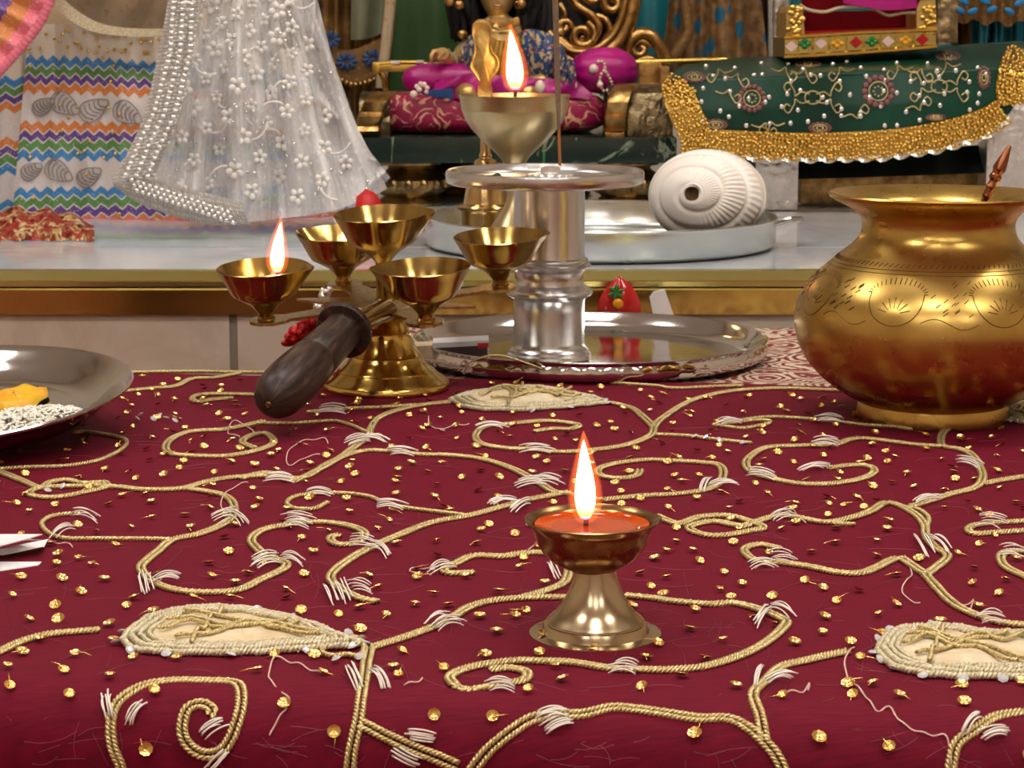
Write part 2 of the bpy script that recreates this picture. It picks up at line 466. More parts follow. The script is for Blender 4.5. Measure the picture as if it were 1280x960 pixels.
def floral_blue():
    n = N('blue_floral_silk')
    f = n.math('GREATER_THAN', n.noise(150, 3), .54)
    g = n.math('GREATER_THAN', n.noise(190, 3, dist=.5), .6)
    c = n.mix(f, lin((18, 66, 112)), lin((185, 165, 125)))
    c = n.mix(g, c, lin((150, 60, 70)))
    return n.done(n.bsdf(Base_Color=c, Roughness=.5))
M['blue_floral'] = floral_blue()
def flame_mat():
    n = N('flame_core'); v = n.attr(1)
    c = n.ramp(v, [(0, (.10, .05, .45, 1)), (.07, (.9, .22, .03, 1)), (.2, (1, .50, .12, 1)), (.4, (1, .66, .30, 1)), (.75, (1, .64, .28, 1)), (1, (1, .46, .14, 1))])
    s = n.mapr(v, 0, .35, 3.0, 24.0)
    e = n.n('Emission'); n.l(c, e.inputs[0]); n.l(s, e.inputs[1]); return n.done(e.outputs[0])
M['flame'] = flame_mat()
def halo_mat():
    n = N('flame_glow_shell')  # red see-through emissive shell imitating lens glow around a flame
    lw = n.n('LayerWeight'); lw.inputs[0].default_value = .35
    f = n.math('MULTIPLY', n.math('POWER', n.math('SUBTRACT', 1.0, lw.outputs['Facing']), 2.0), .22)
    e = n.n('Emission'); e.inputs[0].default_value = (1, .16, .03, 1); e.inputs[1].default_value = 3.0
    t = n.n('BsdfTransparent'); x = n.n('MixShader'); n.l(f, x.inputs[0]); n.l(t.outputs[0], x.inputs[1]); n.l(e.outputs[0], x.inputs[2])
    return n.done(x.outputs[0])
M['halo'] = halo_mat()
M['oil'] = mk('lamp_oil', (.40, .060, .001, 1), .03, 0, c2=(.25, .026, .0005, 1), scale=60)
def emit(name, c, s):
    n = N(name); e = n.n('Emission'); e.inputs[0].default_value = c; e.inputs[1].default_value = s; return n.done(e.outputs[0])
M['lamp'] = emit('light_diffuser', (1, .945, .86, 1), 19.0)
M['fixture'] = mk('fixture_white', (.8, .8, .78, 1), .5)
# ------------------------------------------------------------------ the setting
def struct(name, mb, mat, smooth=False): 
    return tag(mb.build(name, mat, smooth=smooth), kind='structure')
ZF = -0.46; ZC = 2.05; XW = 2.6; YB = 3.95; YR = -2.8
YRISE = 2.20; ZM = 0.051
struct('floor', MB().rbox((0, .57, ZF - .02), (2 * XW, 6.8, .04), 0), M['floor'])
struct('ceiling', MB().rbox((0, .57, ZC + .02), (2 * XW, 6.8, .04), 0), M['ceil'])
struct('wall_back', MB().rbox((0, YB + .02, (ZF + ZC) / 2), (2 * XW, .04, ZC - ZF), 0), M['back'])
struct('wall_rear', MB().rbox((0, YR - .02, (ZF + ZC) / 2), (2 * XW, .04, ZC - ZF), 0), M['wall'])
struct('wall_left', MB().rbox((-XW - .02, .57, (ZF + ZC) / 2), (.04, 6.8, ZC - ZF), 0), M['wall'])
struct('wall_right', MB().rbox((XW + .02, .57, (ZF + ZC) / 2), (.04, 6.8, ZC - ZF), 0), M['wall'])
# raised marble altar: riser of stone panels, grout joints, gold nosing, polished top
g0 = A(292, 430, YRISE).x
xs = [-XW, g0 - .62, g0, g0 + .62, g0 + 1.24, XW]
mb = MB()
for a, b in zip(xs, xs[1:]):
    mb.rbox(((a + b) / 2, YRISE + .02, (ZF + .012) / 2), (b - a - .008, .04, .012 - ZF), .0008)
struct('wall_front', mb, M['riser'])
mb = MB()
for x in xs[1:-1]: mb.rbox((x, YRISE + .022, (ZF + .012) / 2), (.0082, .038, .012 - ZF), 0)
struct('trim_1', mb, M['grout'])
struct('platform_top', MB().rbox((0, (YRISE + .012 + YB) / 2, ZM - .015), (2 * XW, YB - YRISE - .012, .03), .001), M['marble'])
jy = G(400, 309, ZM).y
struct('trim_2', MB().rbox((0, jy, ZM + .0001), (2 * XW, .0025, .0006), 0), M['silver'])
# nosing: upper strip, small lip, lower face
def extrude_x(prof, mat, name):
    m = MB(); P = [[V((x, y, z)) for (y, z) in prof] for x in (-XW, XW)]
    m.grid(P); return struct(name, m, mat)
z1 = A(0, 352, YRISE - .012).z; z2 = A(0, 358, YRISE - .010).z; z3 = A(0, 393, YRISE - .006).z
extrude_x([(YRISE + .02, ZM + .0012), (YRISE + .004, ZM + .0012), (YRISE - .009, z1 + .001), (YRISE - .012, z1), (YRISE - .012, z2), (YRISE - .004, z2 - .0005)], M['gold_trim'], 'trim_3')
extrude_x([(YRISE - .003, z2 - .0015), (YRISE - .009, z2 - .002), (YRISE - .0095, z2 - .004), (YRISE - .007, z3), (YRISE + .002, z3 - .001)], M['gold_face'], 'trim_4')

# ceiling lights
lt = []
for i, (x, y) in enumerate([(x, y) for y in (-1.6, .35, 2.0) for x in (-1.15, .05, 1.25)]):
    g = thing('ceiling_light', 'square recessed ceiling light panel above the altar room', 'light', (x, y, ZC), 'ceiling light panels')
    MB().rbox((x, y, ZC - .012), (.50, .50, .024), .004).build('frame', M['fixture'], g)
    MB().rbox((x, y, ZC - .026), (.44, .44, .006), .001).build('diffuser', M['lamp'], g)

# ------------------------------------------------------------------ table and cloth
AT = R(-6.5)
EX = V((math.cos(AT), math.sin(AT), 0)); EY = V((-math.sin(AT), math.cos(AT), 0))
V0, V1, RF = 0.938, 1.828, 0.030
VT = V0 + RF
def hgt(u, v):
    h = noise.noise(V((u * 6, v * 6, 1))) * .0014 + noise.noise(V((u * 17, v * 13, 4))) * .0005
    b = G(1092, 655); du = u - b.dot(EX); dv = v - b.dot(EY)
    h += .006 * math.exp(-(du * du / .0009 + dv * dv / .0016))
    return h + .0016
def front(u, z):  # gentle hang of the front face
    d = max(0, -RF - z)
    return .004 * math.sin(u * 17 + 1) * min(1, d / .06) - d * .03
def cpt(u, s):
    """point of the cloth; s>0 runs back over the top, s<0 over the rounded front edge and down"""
    arc = RF * PI / 2
    if s >= 0: return EX * u + EY * (VT + s) + V((0, 0, hgt(u, VT + s)))
    if s > -arc:
        a = -s / RF; rr = RF
        p = EX * u + EY * (VT - rr * math.sin(a)) + V((0, 0, -rr + rr * math.cos(a)))
        return p + V((0, 0, hgt(u, VT))) * math.cos(a)
    z = -RF - (-s - arc)
    return EX * u + EY * (V0 + front(u, z)) + V((0, 0, z))
def sdf(p):
    u = p.dot(EX); v = p.dot(EY); z = p.z
    if z > -RF and v > VT: return z - hgt(u, v)
    if z > -RF: return math.hypot(v - VT, z + RF) - RF
    return V0 + front(u, z) - v
def onc(px, py, lift=0.0):
    """nearest visible cloth point of a photograph pixel, lifted along the surface normal"""
    d = ray(px, py).normalized(); o = V((0, 0, HC)); a, b = .5, .5
    while sdf(o + d * b) > 0 and b < 3: a = b; b += .05
    for _ in range(26):
        m = (a + b) / 2
        if sdf(o + d * m) > 0: a = m
        else: b = m
    p = o + d * b
    return p + cn(p) * lift
def cn(p):
    v = p.dot(EY)
    if p.z > -RF and v > VT: return V((0, 0, 1))
    if p.z > -RF:
        q = EY * (v - VT) + V((0, 0, p.z + RF)); return q.normalized()
    return -EY
UX0, UX1 = -.72, .72
tb = thing('table', 'low wooden table hidden under the maroon embroidered cloth', 'table', EX * 0 + EY * ((V0 + V1) / 2) + V((0, 0, ZF)))
def tbox(u0, u1, v0, v1, za, zb, bev=.003):
    Mx = Matrix.Rotation(AT, 4, 'Z'); c = EX * ((u0 + u1) / 2) + EY * ((v0 + v1) / 2)
    return MB().rbox((c.x, c.y, (za + zb) / 2), (u1 - u0, v1 - v0, zb - za), bev, Mx)
tbox(UX0 + .012, UX1 - .012, V0 + .034, V1 - .002, -.034, -.001).build('tabletop', M['wood_table'], tb)
for (u, v) in ((UX0 + .08, V0 + .08), (UX1 - .08, V0 + .08), (UX0 + .08, V1 - .08), (UX1 - .08, V1 - .08)):
    tbox(u - .025, u + .025, v - .025, v + .025, ZF, -.034).build('leg', M['wood_table'], tb)
tc = thing('tablecloth', 'maroon chiffon cloth with gold cord vines and sequins over the front table', 'tablecloth', (0, 1.3, 0))
mb = MB(); NU, SS = 150, []
s = -.38
while s < V1 - VT: SS.append(s); s += (.004 if -.06 < s < .02 else .011)
SS.append(V1 - VT)
mb.grid([[cpt(lerp(UX0, UX1, i / NU), s) for s in SS] for i in range(NU + 1)])
mb.build('cloth', M['cloth'], tc, auto=0)

def px_path(pts, lift, step=4.0):
    c = cat(pts, 10); c = resample(c, step)
    return [onc(p.x, p.y, lift) for p in c]
def rope(mb, path, r, pitch, side=0.0, seed=0, sam=5, sec=4):
    """two-ply twisted cord lying on the cloth"""
    P = resample(path, pitch / sam)
    if len(P) < 4: return
    L = len(P); s1 = []; s2 = []
    for i, p in enumerate(P):
        t = P[min(i + 1, L - 1)] - P[max(i - 1, 0)]
        if t.length < 1e-9: continue
        t.normalize(); nn = cn(p); x = t.cross(nn).normalized()
        wob = side * (1.12 + .5 * noise.noise(V((i * .011, seed, 0)))) + r * .22 * noise.noise(V((i * .05, seed + 9, 3)))
        a = 2 * PI * i / sam; c = p + x * wob
        o = (x * math.cos(a) + nn * math.sin(a)) * r * .5
        s1.append(c + o); s2.append(c - o)
    mb.tube(s1, r * .56, sec, False); mb.tube(s2, r * .56, sec, False)
CORDS = [
 ([(120,468),(170,467),(240,466),(300,467),(410,468)],1),
 ([(150,491),(190,487),(220,484),(240,475),(265,474),(300,468)],2),
 ([(320,495),(275,494),(250,495),(240,500),(246,504),(265,501),(290,499)],2),
 ([(330,528),(300,535),(275,539),(240,541),(220,547.5),(209,556),(208,565),(217,570),(245,572),(280,572),(312,567),(338,559),(342,551),(330,543),(312,547),(302,555),(318,562)],2),
 ([(92,543),(107,542),(130,545),(150,549),(159,555),(150,565),(130,575),(107,581),(75,585),(37,586),(0,588),(-30,590)],1),
 ([(-20,585),(0,592),(25,602),(50,612),(62,605),(82,602),(105,606),(130,605),(132,611),(107,617),(82,622),(57,624),(37,620),(50,612),(90,610),(128,609)],2),
 ([(128,610),(150,611),(175,614),(205,614),(230,612),(260,604),(290,599),(334,597),(379,599),(413,580),(451,566),(486,566),(523,570),(561,571),(602,576),(637,587),(671,604),(692,617),(712,619)],2),
 ([(300,600),(334,593),(362,603),(379,599),(420,577),(446,559),(461,547),(463,538),(472,525),(492,516),(520,509),(561,504)],2),
 ([(460,543),(437,533),(413,528),(369,531),(320,531)],1),
 ([(383,517),(410,514),(440,512),(470,511),(520,508)],1),
 ([(228,612),(260,617),(280,622),(291,631),(292,645),(280,657),(248,670),(216,677),(198,691),(179,707),(177,716),(191,730),(220,740),(255,743),(298,740),(329,726),(354,714),(358,707),(340,700),(326,693),(314,678),(326,666),(354,659),(400,655),(437,660),(456,669),(448,679),(431,683),(417,681),(413,674),(424,671)],2),
 ([(212,677),(170,676),(124,676),(78,675),(57,666),(53,655),(67,647),(99,644)],1),
 ([(712,617),(664,626),(630,635),(585,647),(541,655),(499,671),(472,683),(444,697),(420,714),(413,726),(427,739),(448,750),(472,755)],2),
 ([(585,647),(554,643),(513,638),(486,633),(461,623),(431,619),(396,619),(369,623),(358,631),(369,638),(393,638),(410,630)],1),
 ([(668,541),(688,538),(712,538),(724,534),(706,530),(678,528),(637,531.5),(606,535),(594,547),(602,557),(630,562),(664,564),(703,567),(753,563),(787,557),(813,546),(818,534),(833,521),(861,504),(895,494),(929,489),(977,487),(1032,489),(1060,490)],2),
 ([(818,545),(860,547),(900,552),(940,556)],1),
 ([(817,536),(805,524),(789,512),(762,505)],2),
 ([(753,627),(803,622),(840,620),(878,615),(898,607),(904,592),(897,583),(874,580),(840,578),(807,577),(767,582),(748,589),(752,597),(772,600),(795,597),(800,590)],2),
 ([(753,627),(728,624),(705,618)],1),
 ([(820,647),(847,657),(874,648.6),(909,647),(936,654),(955,662),(936,666),(909,671),(881,671),(861,662),(890,654),(925,660),(943,655),(971,647),(995,648.6),(1032,655),(1067,648.6),(1091,640),(1106,631),(1125,635),(1146,647),(1156,660),(1158,674),(1170,688),(1184,697),(1173,709),(1155,722)],2),
 ([(1043,657),(1068,658)],1),
 ([(1129,636),(1149,640),(1161,650),(1158,662)],1),
 ([(1139,635),(1163,628),(1190,619),(1218,612),(1228,602),(1228,592),(1215,571),(1197,563),(1178,559),(1178,544),(1187,537)],2),
 ([(1228,607),(1252,602),(1290,596)],2),
 ([(1178,560),(1142,557.5),(1115,554),(1080,550),(1063,551),(1043,557.5),(998,559),(960,561),(940,571),(932,583),(943,594),(971,602),(1005,607),(1046,606),(1081,599),(1093,590),(1081,584),(1060,584),(1036,587)],2),
 ([(891,533),(926,537),(953,533),(964,529),(943,527),(902,532),(940,525),(967,523),(1005,525),(1039,528),(1081,533),(1115,535),(1139,538.6)],1),
 ([(762,480),(819,484),(840,487),(891,485),(929,483.6)],1),
 ([(781,747),(812,750),(840,754),(885,758),(916,756.5),(953,766),(977,776),(983,783),(960,803.6),(926,822),(881,836),(840,840),(806,840),(761,838),(716,831),(675,829),(641,829),(592,836),(565,846.6),(565,855),(582,865.5),(623,858.6),(654,853),(658,843),(637,838),(613,840)],2),
 ([(711,749),(654,750),(613,754),(586,762),(568,773),(544,785),(513,797),(465,812)],2),
 ([(654,748.6),(685,740),(706,730),(711,712.5),(698,700),(682,693.6),(654,694),(627,698),(592.5,697),(572,705.6),(555,714),(562,719),(592.5,717.7)],2),
 ([(462,812),(457,836),(452,871),(448,905),(441,940),(439,962),(438,985)],2),
 ([(451,905),(479,919),(513,934),(544,946),(572,957)],2),
 ([(583,975),(592.5,960),(613,936),(641,915),(668,900),(699,896),(730,895),(764,887),(799,889.5),(840,895),(874,900),(909,900),(933,910),(953,926),(971,946),(985,975)],2),
 ([(955,926),(950,898),(941,871),(957,853),(977.5,836),(1005,829),(1032.5,822.5),(1060,817)],2),
 ([(1154.5,719),(1170,736.6),(1191,757),(1218,771),(1252.5,781),(1290,784)],2),
 ([(1154,719),(1139,709),(1122,700.5),(1094,712.5),(1074,719),(1046,718),(1012,711),(977.5,706),(946.6,704),(931,693.6),(933,686.7),(950,683),(974,688)],2),
 ([(1290,665),(1246,668),(1218,669.5),(1209.5,664),(1225,657.5),(1290,653)],2),
 ([(1290,727),(1259,712.5),(1251,700.5),(1259,692),(1290,691)],2),
 ([(1187,975),(1190,950),(1197,930),(1218,915),(1246,898),(1290,892)],2),
 ([(155,972),(152,957),(142,932),(140,903),(149,879),(177,861),(212.6,854),(255,854),(290.5,855.6),(301,864),(301,889),(290.5,921),(276,939),(255,942),(237,932),(228.5,914),(234,889),(251.5,882),(266,889),(262,896)],2),
 ([(-20,825),(0,817),(28,804),(64,795),(124,790)],2),
]
for k, (pts, dbl) in enumerate(CORDS):
    mb = MB()
    path = px_path(pts, .0012)
    if dbl == 2:
        rope(mb, path, .00155, .0042, .0014, k * 3.1); rope(mb, path, .00155, .0042, -.0014, k * 3.1 + 50)
    else: rope(mb, path, .0018, .0042, 0, k * 3.1)
    mb.build('gold_cord', M['rope'], tc, auto=0)
# white couching stitches beside the cords: (x, y, direction in picture, length)
TUFTS = [(280,650,200),(297,650,-35),(76,667,30),(107,648,-20),(181,733,100),(208,727,10),(332,705,200),(366,703,-20),(372,657,175),(136,885,100),(168,893,60),(266,910,35),(273,950,50),(415,745,110),(352,602,175),(396,621,175),(489,636,170),(503,569,172),(376,655,172),(334,705,195),(455,683,170),(477,690,-40),(427,743,110),(451,739,165),(664,607,190),(685,604,165),(627,631,10),(651,636,-130),(554,714,20),(547,779,30),(561,784,15),(616,537,5),(672,566,178),(448,554,200),(468,552,-15),(413,516,178),(442,850,110),(474,853,-60),(527,922,170),(510,946,150),(689,895,10),(696,908,25),(627,864,175),(781,840,178),(693,716,110),(981,649,12),(1153,685,115),(1177,683,-45),(977,702,175),(955,711,5),(977,767,-30),(953,774,-120),(946,850,75),(974,853,15),(1211,908,55),(1242,919,15),(1239,778,178),(1239,656,172),(1266,695,172),(909,530,10),(953,597,160),(1032,557,175),(1039,528,172),(1213,583,150),(1019,588,15),(881,609,75),(905,609,10),(1160,628,20),(500,588,0)][:-1]
for k, (x, y, ang) in enumerate(TUFTS):
    rnd = random.Random(k); mb = MB()
    fs = 1.0 if y > 640 else .62
    ln = (34 if y > 640 else 37) * (1.15 if y > 800 else 1)
    dx, dy = math.cos(R(ang)), -math.sin(R(ang)) * fs * .8
    for q in range(5):
        off = (q - 2) * 2.9; ox, oy = -dy * off + rnd.uniform(-4, 4), (dx * off) * fs + rnd.uniform(-.8, .8)
        b = rnd.uniform(-1.0, 4.0) * (1 if y > 640 else .5); L2 = ln * rnd.uniform(.7, 1.1)
        pts = []
        for i in range(8):
            t = i / 7 - .5
            pts.append(onc(x + ox + dx * L2 * t - dy * b * (4 * t * t), y + oy + dy * L2 * t + dx * b * (4 * t * t) * .5, 0.0016 + .0022 * (1 - 4 * t * t) + .0003 * q))
        mb.tube(pts, .00042 if y > 640 else .00052, 5)
    mb.build('white_stitch', M['stitch'], tc, auto=0)
# padded paisley patches
def paisley(out, hmax, scale_bead, cream=True, beads=None):
    c = cat(out + [out[0]], 8)
    cx = sum(p.x for p in c) / len(c); cy = sum(p.y for p in c) / len(c)
    rows = []
    for r in (1.0, .93, .8, .6, .4, .2, .02):
        row = []
        for p in c[:-1]:
            row.append(onc(cx + (p.x - cx) * r, cy + (p.y - cy) * r, .0008 + hmax * (1 - r ** 3) * (1 + .3 * noise.noise(V((p.x * .03, r * 4, 2))))))
        rows.append(row)
    mb = MB().grid(rows, cv=True)
    pa = mb.build('paisley_patch', M['cream'], tc, auto=0)
    tag(pa, 'padded cream paisley patch edged with gold beads')
    mb = MB()
    for rr, lift in ((1.0, .002), (.92, .0035), (.83, .004), (.75, .0042)):
        pth = [onc(cx + (p.x - cx) * rr * (1 + .025 * noise.noise(V((p.x * .08, p.y * .15, rr * 7)))), cy + (p.y - cy) * rr * (1 + .07 * noise.noise(V((p.x * .07, 3, rr * 9)))), lift + .001 * noise.noise(V((p.x * .1, 8, rr)))) for p in c]
        pth = resample(pth, .004)
        rope(mb, pth, .0021 if rr > .9 else .0016, .0042, 0, rr * 33)
    mb.build('beaded_border', M['rope_pale'], pa, auto=0)
    mb = MB()
    for (fa, fb, w) in ((.2, -.45, .3), (-.1, .35, .45), (.06, -.2, 1.1), (.3, .3, .9), (.12, .1, .7)):
        pth = []
        for i in range(14):
            t = i / 13
            p1 = c[int((fa % 1) * (len(c) - 2))]; p2 = c[int(((fa + .5 + fb * .2) % 1) * (len(c) - 2))]
            x = lerp(cx + (p1.x - cx) * .7, cx + (p2.x - cx) * .7, t); y = lerp(cy + (p1.y - cy) * .7, cy + (p2.y - cy) * .7, t) + math.sin(t * (9 + w * 6) + fa * 20) * 5 * w
            pth.append(onc(x, y, hmax + .002))
        rope(mb, pth, .0013, .0036, 0, 7)
    mb.build('gold_squiggle', M['rope'], pa, auto=0)
    if beads:
        rnd = random.Random(int(cx))
        for t in beads:
            p = c[int(t * (len(c) - 1))]
            q = onc(cx + (p.x - cx) * 1.06, cy + (p.y - cy) * 1.10, .0022)
            mb = MB(); Mx = Matrix.Rotation(rnd.uniform(-.7, .7), 4, 'X') @ Matrix.Rotation(rnd.uniform(-.7, .7), 4, 'Y')
            mb.lathe([(0, .0009), (.0015, .0008), (.0027, 0), (.0015, -.0008), (0, -.0009)], 7, q, Mx)
            mb.build('crystal', M['crystal'], pa, auto=20)
    return pa
paisley([(152,806),(165,790),(190,775),(230,766),(290,765),(340,772),(390,785),(425,800),(448,809),(400,814),(300,820),(220,820),(170,816)], .0045, 1, beads=(.0,.06,.36,.42,.47,.53,.60,.66,.72,.78,.86,.93))
paisley([(1097,820),(1107,800),(1132,790),(1180,788),(1240,796),(1310,802),(1320,846),(1240,850),(1170,848),(1120,838)], .0045, 1, beads=(.0,.08,.16,.28,.55,.62,.69,.76,.83,.9,.96))
paisley([(562,502),(590,494),(620,491),(657,487),(700,491),(735,499),(757,505),(710,511),(650,515),(590,513)], .006, 1, beads=(.1,.5,.56,.62,.7,.78))
paisley([(1256,520),(1275,508),(1310,504),(1340,512),(1320,528),(1275,530)], .004, 1, beads=(.0,.9))
# looped knot with crystals beside the big paisley, and the small crystal sprays
kn = MB()
for pts in ([(430,808),(440,800),(452,806),(455,818),(446,824),(432,822),(416,824),(402,819),(410,811),(430,812)],):
    rope(kn, px_path(pts, .0016), .0017, .004, 0, 3)
ko = kn.build('gold_cord', M['rope'], tc, auto=0)
rnd = random.Random(4)
for (x, y) in [(424,812),(440,812),(452,803),(436,797),(450,826),(420,829),(176,522),(172,527),(192,527),(199,523),(208,526),(219,529),(78,612),(60,617),(868,549),(882,550),(900,554),(929,557)]:
    q = onc(x, y, .0025); Mx = Matrix.Rotation(rnd.uniform(-.8, .8), 4, 'X') @ Matrix.Rotation(rnd.uniform(-.8, .8), 4, 'Y')
    MB().lathe([(0, .0009), (.0015, .0008), (.0027, 0), (.0015, -.0008), (0, -.0009)], 7, q, Mx).build('crystal', M['crystal'], tc, auto=20)
# loose threads
for k, pts in enumerate([[(1068,812),(1056,826),(1060,850),(1080,870),(1095,890),(1112,888),(1130,908),(1160,920),(1182,922),(1188,945),(1189,960)],
     [(343,824),(336,850),(355,870),(362,880),(345,905),(338,920)],[(343,824),(370,832),(402,845)],
     [(1131,697),(1140,720),(1128,735),(1132,750),(1150,756)],[(1212,770),(1217,750),(1210,760),(1195,758)],
     [(52,681),(60,679),(76,681),(86,683),(91,686)],[(285,650),(276,630),(290,612),(310,605)],
     [(536,522),(537,533),(552,538),(556,542),(550,538),(570,534),(586,531)],[(410,556),(405,550),(385,552),(365,560),(358,577),(366,583),(385,572),(400,571)],
     [(545,716),(520,712),(512,718),(525,716)],[(320,545),(302,530),(290,530),(285,543),(300,548)],
     [(1008,656),(1001,652),(990,637),(975,641),(962,648)],[(505,860),(520,855),(528,850)],[(705,690),(690,688),(672,684),(660,688)],[(1010,866),(1012,858),(1003,867),(985,868)]]):
    c = resample(cat(pts, 8), 3); mb = MB()
    mb.tube([onc(p.x, p.y, .0012 + .0008 * math.sin(i * .7)) for i, p in enumerate(c)], .00045, 5)
    mb.build('loose_thread', M['pink_thread'], tc, auto=0)
# short hair-like fibres of the worn chiffon (uncountable)
mb = MB(); rnd = random.Random(11)
for k in range(420):
    x, y = rnd.uniform(-10, 1290), 500 + 470 * rnd.random() ** .9
    a = rnd.uniform(-.5, .5) + (PI / 2 if rnd.random() < .25 else 0); L = rnd.uniform(20, 70); f = (y - 380) / 580
    bx = rnd.uniform(-8, 8)
    pts = [onc(x + math.cos(a) * L * t - math.sin(a) * bx * 4 * t * (1 - t), y + math.sin(a) * L * f * t + math.cos(a) * bx * 4 * t * (1 - t) * f, .0004) for t in (0, .25, .5, .75, 1)]
    mb.tube(pts, .00013, 3, False)
tag(mb.build('fibres', M['fibre'], tc, auto=0), kind='stuff')
# sequins
def sequin(mb, p, nrm, ang, rnd, r):
    Mx = Matrix.Rotation(ang, 4, 'Z')
    t = nrm.orthogonal().normalized(); b = nrm.cross(t)
    t, b = t * math.cos(ang) + b * math.sin(ang), b * math.cos(ang) - t * math.sin(ang)
    b0 = len(mb.v); n = 9
    mb.add(p + nrm * .0002)
    for ring, (rr, z) in enumerate(((.35, .0002), (.75, .0009), (1.0, .0014))):
        for k in range(n):
            a = 2 * PI * k / n
            mb.add(p + (t * math.cos(a) + b * math.sin(a)) * r * rr + nrm * z)
    for k in range(n):
        k2 = (k + 1) % n
        mb.f.append((b0, b0 + 1 + k, b0 + 1 + k2))
        for q in (0, 1): mb.f.append((b0 + 1 + q * n + k, b0 + 1 + (q + 1) * n + k, b0 + 1 + (q + 1) * n + k2, b0 + 1 + q * n + k2))
    if rnd.random() < .6:
        L = rnd.uniform(.004, .009)
        mb.tube([p + nrm * .001, p + t * L * .5 + nrm * .0012, p + t * L + b * rnd.uniform(-.002, .002) + nrm * .0005], .0003, 4)
rnd = random.Random(23); SEQ = []
cords3 = [onc(p.x, p.y) for pts, _ in CORDS for p in resample(cat(pts, 6), 10)]
def ok(p, d=.006):
    return all((p - q).length_squared > d * d for q in cords3)
s = -.34
while s < V1 - VT - .01:
    u = UX0 + rnd.uniform(0, .03)
    while u < UX1:
        uu = u + rnd.uniform(-.010, .010); ss = s + rnd.uniform(-.009, .009)
        p = cpt(uu, min(ss, V1 - VT - .004))
        if ok(p): SEQ.append(p)
        u += .0305
    s += .0265
def campx(p):
    d = p - V((0, 0, HC)); dep = d.y * CP - d.z * SP
    return 640 + FPX * d.x / dep, 480 - FPX * (d.y * SP + d.z * CP) / dep, dep
vis = []; rest = []
for p in SEQ:
    x, y, d = campx(p)
    (vis if -5 < x < 1285 and y < 965 else rest).append((d, p))
vis.sort(key=lambda q: q[0])
big = [p for d, p in vis[:100]]; small = [p for d, p in vis[100:]]
def one(mb, p):
    nn = cn(p) + V((rnd.uniform(-.5, .5), rnd.uniform(-.6, .3), rnd.uniform(-.1, .3))); nn.normalize()
    sequin(mb, p + cn(p) * .0013, nn, rnd.uniform(0, 6.28), rnd, rnd.uniform(.0024, .0035))
for p in big:
    mb = MB(); one(mb, p); mb.build('sequin', M['sequin'], tc, auto=0)
mb = MB()
for p in small + [q for _, q in rest]: one(mb, p)
tag(mb.build('sequin', M['sequin'], tc, auto=0), kind='stuff')

# second low stand behind, under the steel tray, with its brocade cover
st = thing('low_stand', 'low stand behind the maroon cloth carrying the steel tray', 'stand', (.34, 2.02, ZF))
bxm = lambda x0, x1, y0, y1, z0, z1, bv=.002: MB().rbox(((x0 + x1) / 2, (y0 + y1) / 2, (z0 + z1) / 2), (x1 - x0, y1 - y0, z1 - z0), bv)
SX0, SX1 = -.112, .72
yb_l = (EX * 0 + EY * V1)
Q = lambda x, off=.0: (V1 + off - x * EY.x) / EY.y      # y of the cloth's back edge at x
mb = MB(); mb.prism([(SX0, Q(SX0, .012)), (SX1, Q(SX1, .012)), (SX1, 2.165), (SX0, 2.165)], -.034, -.003); mb.build('top', M['wood_table'], st, smooth=False)
for (x, y) in ((SX0 + .05, 1.94), (SX1 - .05, 1.86), (SX0 + .05, 2.12), (SX1 - .05, 2.12)): bxm(x - .02, x + .02, y - .02, y + .02, ZF, -.034).build('leg', M['wood_table'], st)
mb = MB(); rows = []
for i in range(60):
    x = lerp(SX0 - .003, SX1, i / 59); row = []
    for j in range(24):
        y = lerp(Q(x, .004), 2.17, j / 23)
        row.append(V((x, y, .0002 + .0016 * noise.noise(V((x * 14, y * 14, 2))) - .0012)))
    row.append(V((x, 2.173, -.01))); row.append(V((x, 2.174, -.10)))
    rows.append(row)
rows = [[V((SX0 - .006, p.y, -.06)) for p in rows[0][:-2]] + [V((SX0 - .006, 2.17, -.1)), V((SX0 - .006, 2.174, -.12))]] + rows
tag(mb.grid(rows).build('brocade_cloth', M['brocade'], auto=60), 'cream and dark red floral brocade cloth under the steel tray and behind the maroon cloth', 'cloth')
# ------------------------------------------------------------------ flames
def flame(parent, base, h, r, lean=(0, 0), wick=True, wl=.006):
    base = V(base)
    if wick:
        MB().tube([base - V((0, 0, wl * 1.2)), base + V((.0004, 0, wl * .1)), base + V((0, 0, wl * .8))], [r * .22, r * .25, r * .16], 8).build('wick', M['wick'], parent)
    prof = [(0, 0), (.45, .025), (.74, .09), (.92, .18), (1, .28), (.93, .42), (.74, .58), (.50, .74), (.27, .88), (.10, .965), (0, 1)]
    def shape(k, kh, z0):
        m = MB(); n = 20; b = 0; rows = []
        for (q, t) in prof:
            cx = lean[0] * t * t; cy = lean[1] * t * t
            rows.append([base + V((cx + q * r * k * math.cos(2 * PI * i / n), cy + q * r * k * math.sin(2 * PI * i / n), z0 + t * h * kh)) for i in range(n)])
        return m.grid(rows, cv=True, uv=lambda i, j: (j / n, prof[i][1], 0))
    fo = shape(1, 1, 0).build('flame', M['flame'], parent, auto=0)
    shape(1.75, 1.16, -h * .05).build('flame_glow_shell', M['halo'], fo, auto=0)  # added glow shell, a lens halo rather than part of the flame

